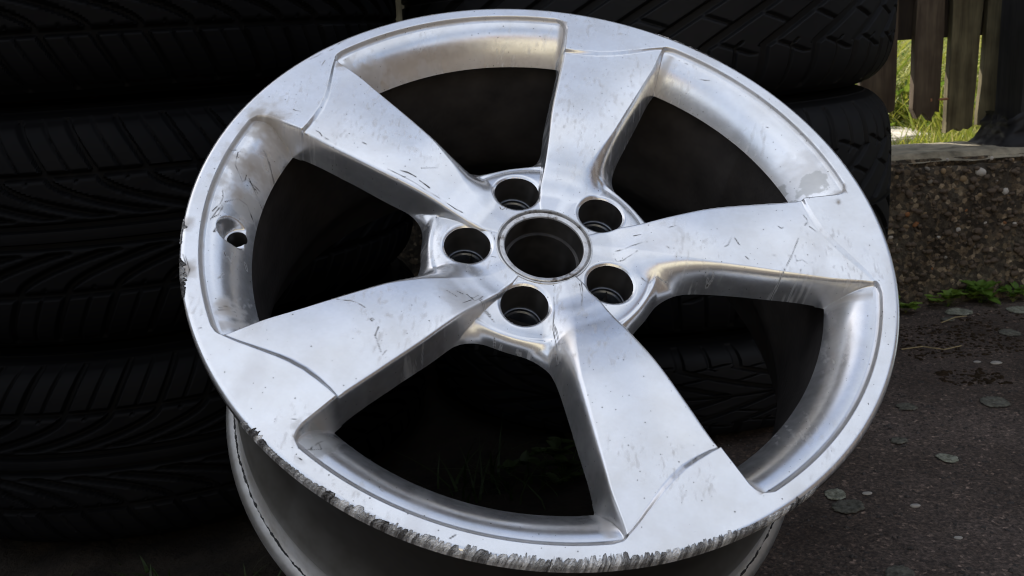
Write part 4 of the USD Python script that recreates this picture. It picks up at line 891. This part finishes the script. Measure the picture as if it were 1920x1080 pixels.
lich = mat('lichen', {'tc': ('texture_coordinate', {}), 'n': ('noise_texture', {'scale': 170.0, 'detail': 5.0, 'roughness': .7}), 'r': ('rgb_ramp', {'ramp': [(.3, (.08, .08, .062)), (.5, (.18, .186, .148)), (.72, (.31, .32, .265))]}), 'bp': ('bump', {'strength': .6, 'distance': .001}), 'p': ('principled_bsdf', {'roughness': .95, 'specular_ior_level': .1})},
           [('tc.object', 'n.vector'), ('n.fac', 'r.fac'), ('r.color', 'p.base_color'), ('n.fac', 'bp.height'), ('bp.normal', 'p.normal')])
def ground_at(u, v):
    d = AX @ np.array([(u - 960) / 1793.27, (v - 540) / 1793.27, 1.0]); t = -CAM_H / d[2]
    return d * t + [0, 0, CAM_H]
lich2 = simple('faint_lichen', (.10, .098, .082), .95, .1, .5, 160, .6, 300)
def lichen(u, v, rad, label, seed, hole=True):
    p = ground_at(u, v); rng = np.random.default_rng(seed)
    n, m = 72, 12
    A, T = np.meshgrid(np.arange(n) / n * 2 * PI, np.linspace(0, 1, m), indexing='ij')
    edge = 1 + .17 * (meshkit.fbm(np.stack([np.cos(A) * 6 + seed * 7, np.sin(A) * 6, A * 0], -1), 4, seed) - .5) * 2
    R = rad * edge * T
    x = p[0] + R * np.cos(A); y = p[1] + R * np.sin(A)
    hgt = .0014 * np.clip((1 - T) * 9, 0, 1) * (.6 + .8 * meshkit.fbm(np.stack([x * 300, y * 300, x * 0], -1), 3, seed)) - .001 * np.where((T < .16) & hole, 1, 0) * 2
    V = np.stack([x, y, tz(x, y) + .0016 + hgt], -1).reshape(-1, 3)
    i, j = np.meshgrid(np.arange(n), np.arange(m - 1), indexing='ij')
    a, b, c, d = i * m + j, ((i + 1) % n) * m + j, ((i + 1) % n) * m + j + 1, i * m + j + 1
    o = obj('lichen_patch', (V, np.concatenate([np.stack([a, d, c], -1).reshape(-1, 3), np.stack([a, c, b], -1).reshape(-1, 3)])), lich if seed in (1, 3, 4, 6) else lich2, smooth=True)
    tag(o, label, 'lichen', 'lichen patches on the tarmac')
lichen(1776, 862, .0115, 'pale grey-green ring of lichen alone on the open tarmac right of the wheel', 1)
lichen(1590, 952, .0150, 'largest dull green lichen patch beside the lower right of the wheel', 2)
lichen(1566, 928, .0105, 'small pale lichen ring just behind the largest lichen patch', 3)
lichen(1797, 589, .020, 'wide thin pale lichen close to the wall foot', 4)
lichen(1777, 602, .010, 'little pale lichen in front of the wide one near the wall', 5)
lichen(1910, 584, .018, 'pale lichen near the wall at the right edge of the photo', 6)
lichen(1893, 627, .015, 'pale streak of lichen beside the moss, near the right edge', 7)
lichen(1865, 757, .017, 'faint green lichen far right on the tarmac, halfway up', 8)
lichen(1700, 767, .012, 'faint lichen close beside the right edge of the wheel', 9)
lichen(1687, 1079, .012, 'lichen patch cut off by the bottom edge of the photo', 10)
lichen(1685, 832, .009, 'dim lichen between the wheel and the pale lone ring', 11)
chipm = simple('stone_chip', (.30, .285, .26), .8, .3, .15, 90)
for k, (u, v, s, lab) in enumerate(((1868, 683, .0065, 'flat white stone chip on the tarmac below the moss'), (1797, 1010, .0032, 'tiny white stone near the bottom right of the tarmac'), (1716, 953, .0042, 'small grey stone right of the largest lichen patch'), (1626, 929, .004, 'grey chip just right of the small lichen ring'), (1832, 680, .004, 'grey chip on the tarmac left of the flat white chip'))):
    p = ground_at(u, v)
    rg = np.random.default_rng(60 + k)
    v_ = ico.vertices * [s * 1.25, s * .8, s * .38] * (1 + .3 * (meshkit.noise(ico.vertices * 1.7 + k * 5, 2)[:, None] - .5))
    o = obj('stone_chip', (v_ + [p[0], p[1], float(tz(np.array([p[0]]), np.array([p[1]]))[0]) + s * .25], ico.faces), chipm, smooth=True)
    tag(o, lab, 'stone')
# dry twigs on the moss
for k, (pts, lab) in enumerate(((((1690, 660), (1730, 655), (1770, 662), (1802, 655)), 'thin dry grass stalk lying across the moss'), (((1765, 612), (1790, 603), (1812, 600)), 'short pale straw lying behind the moss patch'))):
    P = np.array([ground_at(*q) for q in pts]); P[:, 2] = tz(P[:, 0], P[:, 1]) + .005
    seg = []
    for a, b in zip(P[:-1], P[1:]):
        c = trimesh.creation.cylinder(.0008, segment=[a, b], sections=6); seg.append(c)
    tag(obj('straw', cat(seg), simple('dry_straw_%d' % k, (.30, .24, .13), .8)), lab, 'straw')

# ================================================================ the house across the yard, behind the camera
render_m = simple('house_render', (.54, .50, .38), .9, .2, .08, 3, .3, 60)
roof_m = simple('roof_tiles', (.22, .09, .05), .85, .3, .25, 8, .5, 30)
frame_m = simple('window_frame_paint', (.7, .7, .68), .5)
glass_m = mat('window_glass', {'fr': ('fresnel', {'IOR': 1.5}), 'tr': ('transparent_bsdf', {}), 'gl': ('glossy_bsdf', {'roughness': .02}), 'm': ('mix_closure', {})}, [('fr.fac', 'm.fac'), ('tr.BSDF', 'm.closure1'), ('gl.BSDF', 'm.closure2')], surface='m.closure')
hs = thing('house', 'plain beige rendered house across the sunlit yard', 'house', (0, -9.2, 0))
obj('wall', box(-6, 6, -.3, 0, 0, 5.2), render_m, hs)
rf = np.array([(-6.4, .4, 5.1), (6.4, .4, 5.1), (6.4, -3.5, 7.6), (-6.4, -3.5, 7.6), (-6.4, .4, 5.22), (6.4, .4, 5.22), (6.4, -3.5, 7.72), (-6.4, -3.5, 7.72)], float)
obj('roof', (rf, np.array([(0, 1, 2, 3), (4, 7, 6, 5), (0, 4, 5, 1), (1, 5, 6, 2), (2, 6, 7, 3), (3, 7, 4, 0)])), roof_m, hs)
for wx, wz in ((-4, 1), (3.2, 1), (-4, 3.4), (0, 3.4), (3.2, 3.4)):
    w = obj('window', box(wx - .6, wx + .6, .003, .05, wz, wz + 1.2), frame_m, hs); obj('pane', box(wx - .52, wx + .52, .053, .06, wz + .08, wz + 1.12), glass_m, w)
d = obj('door', box(-.5, .5, .003, .06, 0, 2.1), wood_c, hs)

brick_m = mat('added_wall_brick', {'tc': ('texture_coordinate', {}), 'b': ('brick_texture', {'color1': (.22, .10, .06), 'color2': (.28, .14, .09), 'mortar': (.3, .28, .25), 'scale': 4.5, 'mortar_size': .02}), 'mp': ('mapping', {'rotation': (PI / 2, 0, PI / 2)}), 'p': ('principled_bsdf', {'roughness': .9})},
              [('tc.object', 'mp.vector'), ('mp.vector', 'b.vector'), ('b.color', 'p.base_color')])
gw = thing('garden_wall', 'unseen brick wall added left of the yard to block low sky', 'wall', (-2.9, -3.5, 0))  # unseen wall added to block low sky on the left and darken reflections
obj('wall', box(-.11, .11, -5.2, 5.2, 0, 1.5), brick_m, gw); obj('coping', box(-.16, .16, -5.2, 5.2, 1.503, 1.57), simple('wall_coping', (.35, .33, .3), .9), gw)
sh = thing('shed', 'unseen boarded hut added right of the yard to block low sky', 'shed', (3.2, -2.6, 0))  # unseen building added to block low sky on the right
obj('wall', box(0, 2.6, -4.2, 4.0, 0, 2.5), wood_a, sh)
obj('roof', (np.array([(-.25, -4.4, 2.45), (-.25, 4.2, 2.45), (2.85, 4.2, 3.3), (2.85, -4.4, 3.3), (-.25, -4.4, 2.51), (-.25, 4.2, 2.51), (2.85, 4.2, 3.36), (2.85, -4.4, 3.36)], float), np.array([(0, 1, 2, 3), (4, 7, 6, 5), (0, 4, 5, 1), (1, 5, 6, 2), (2, 6, 7, 3), (3, 7, 4, 0)])), roof_m, sh)
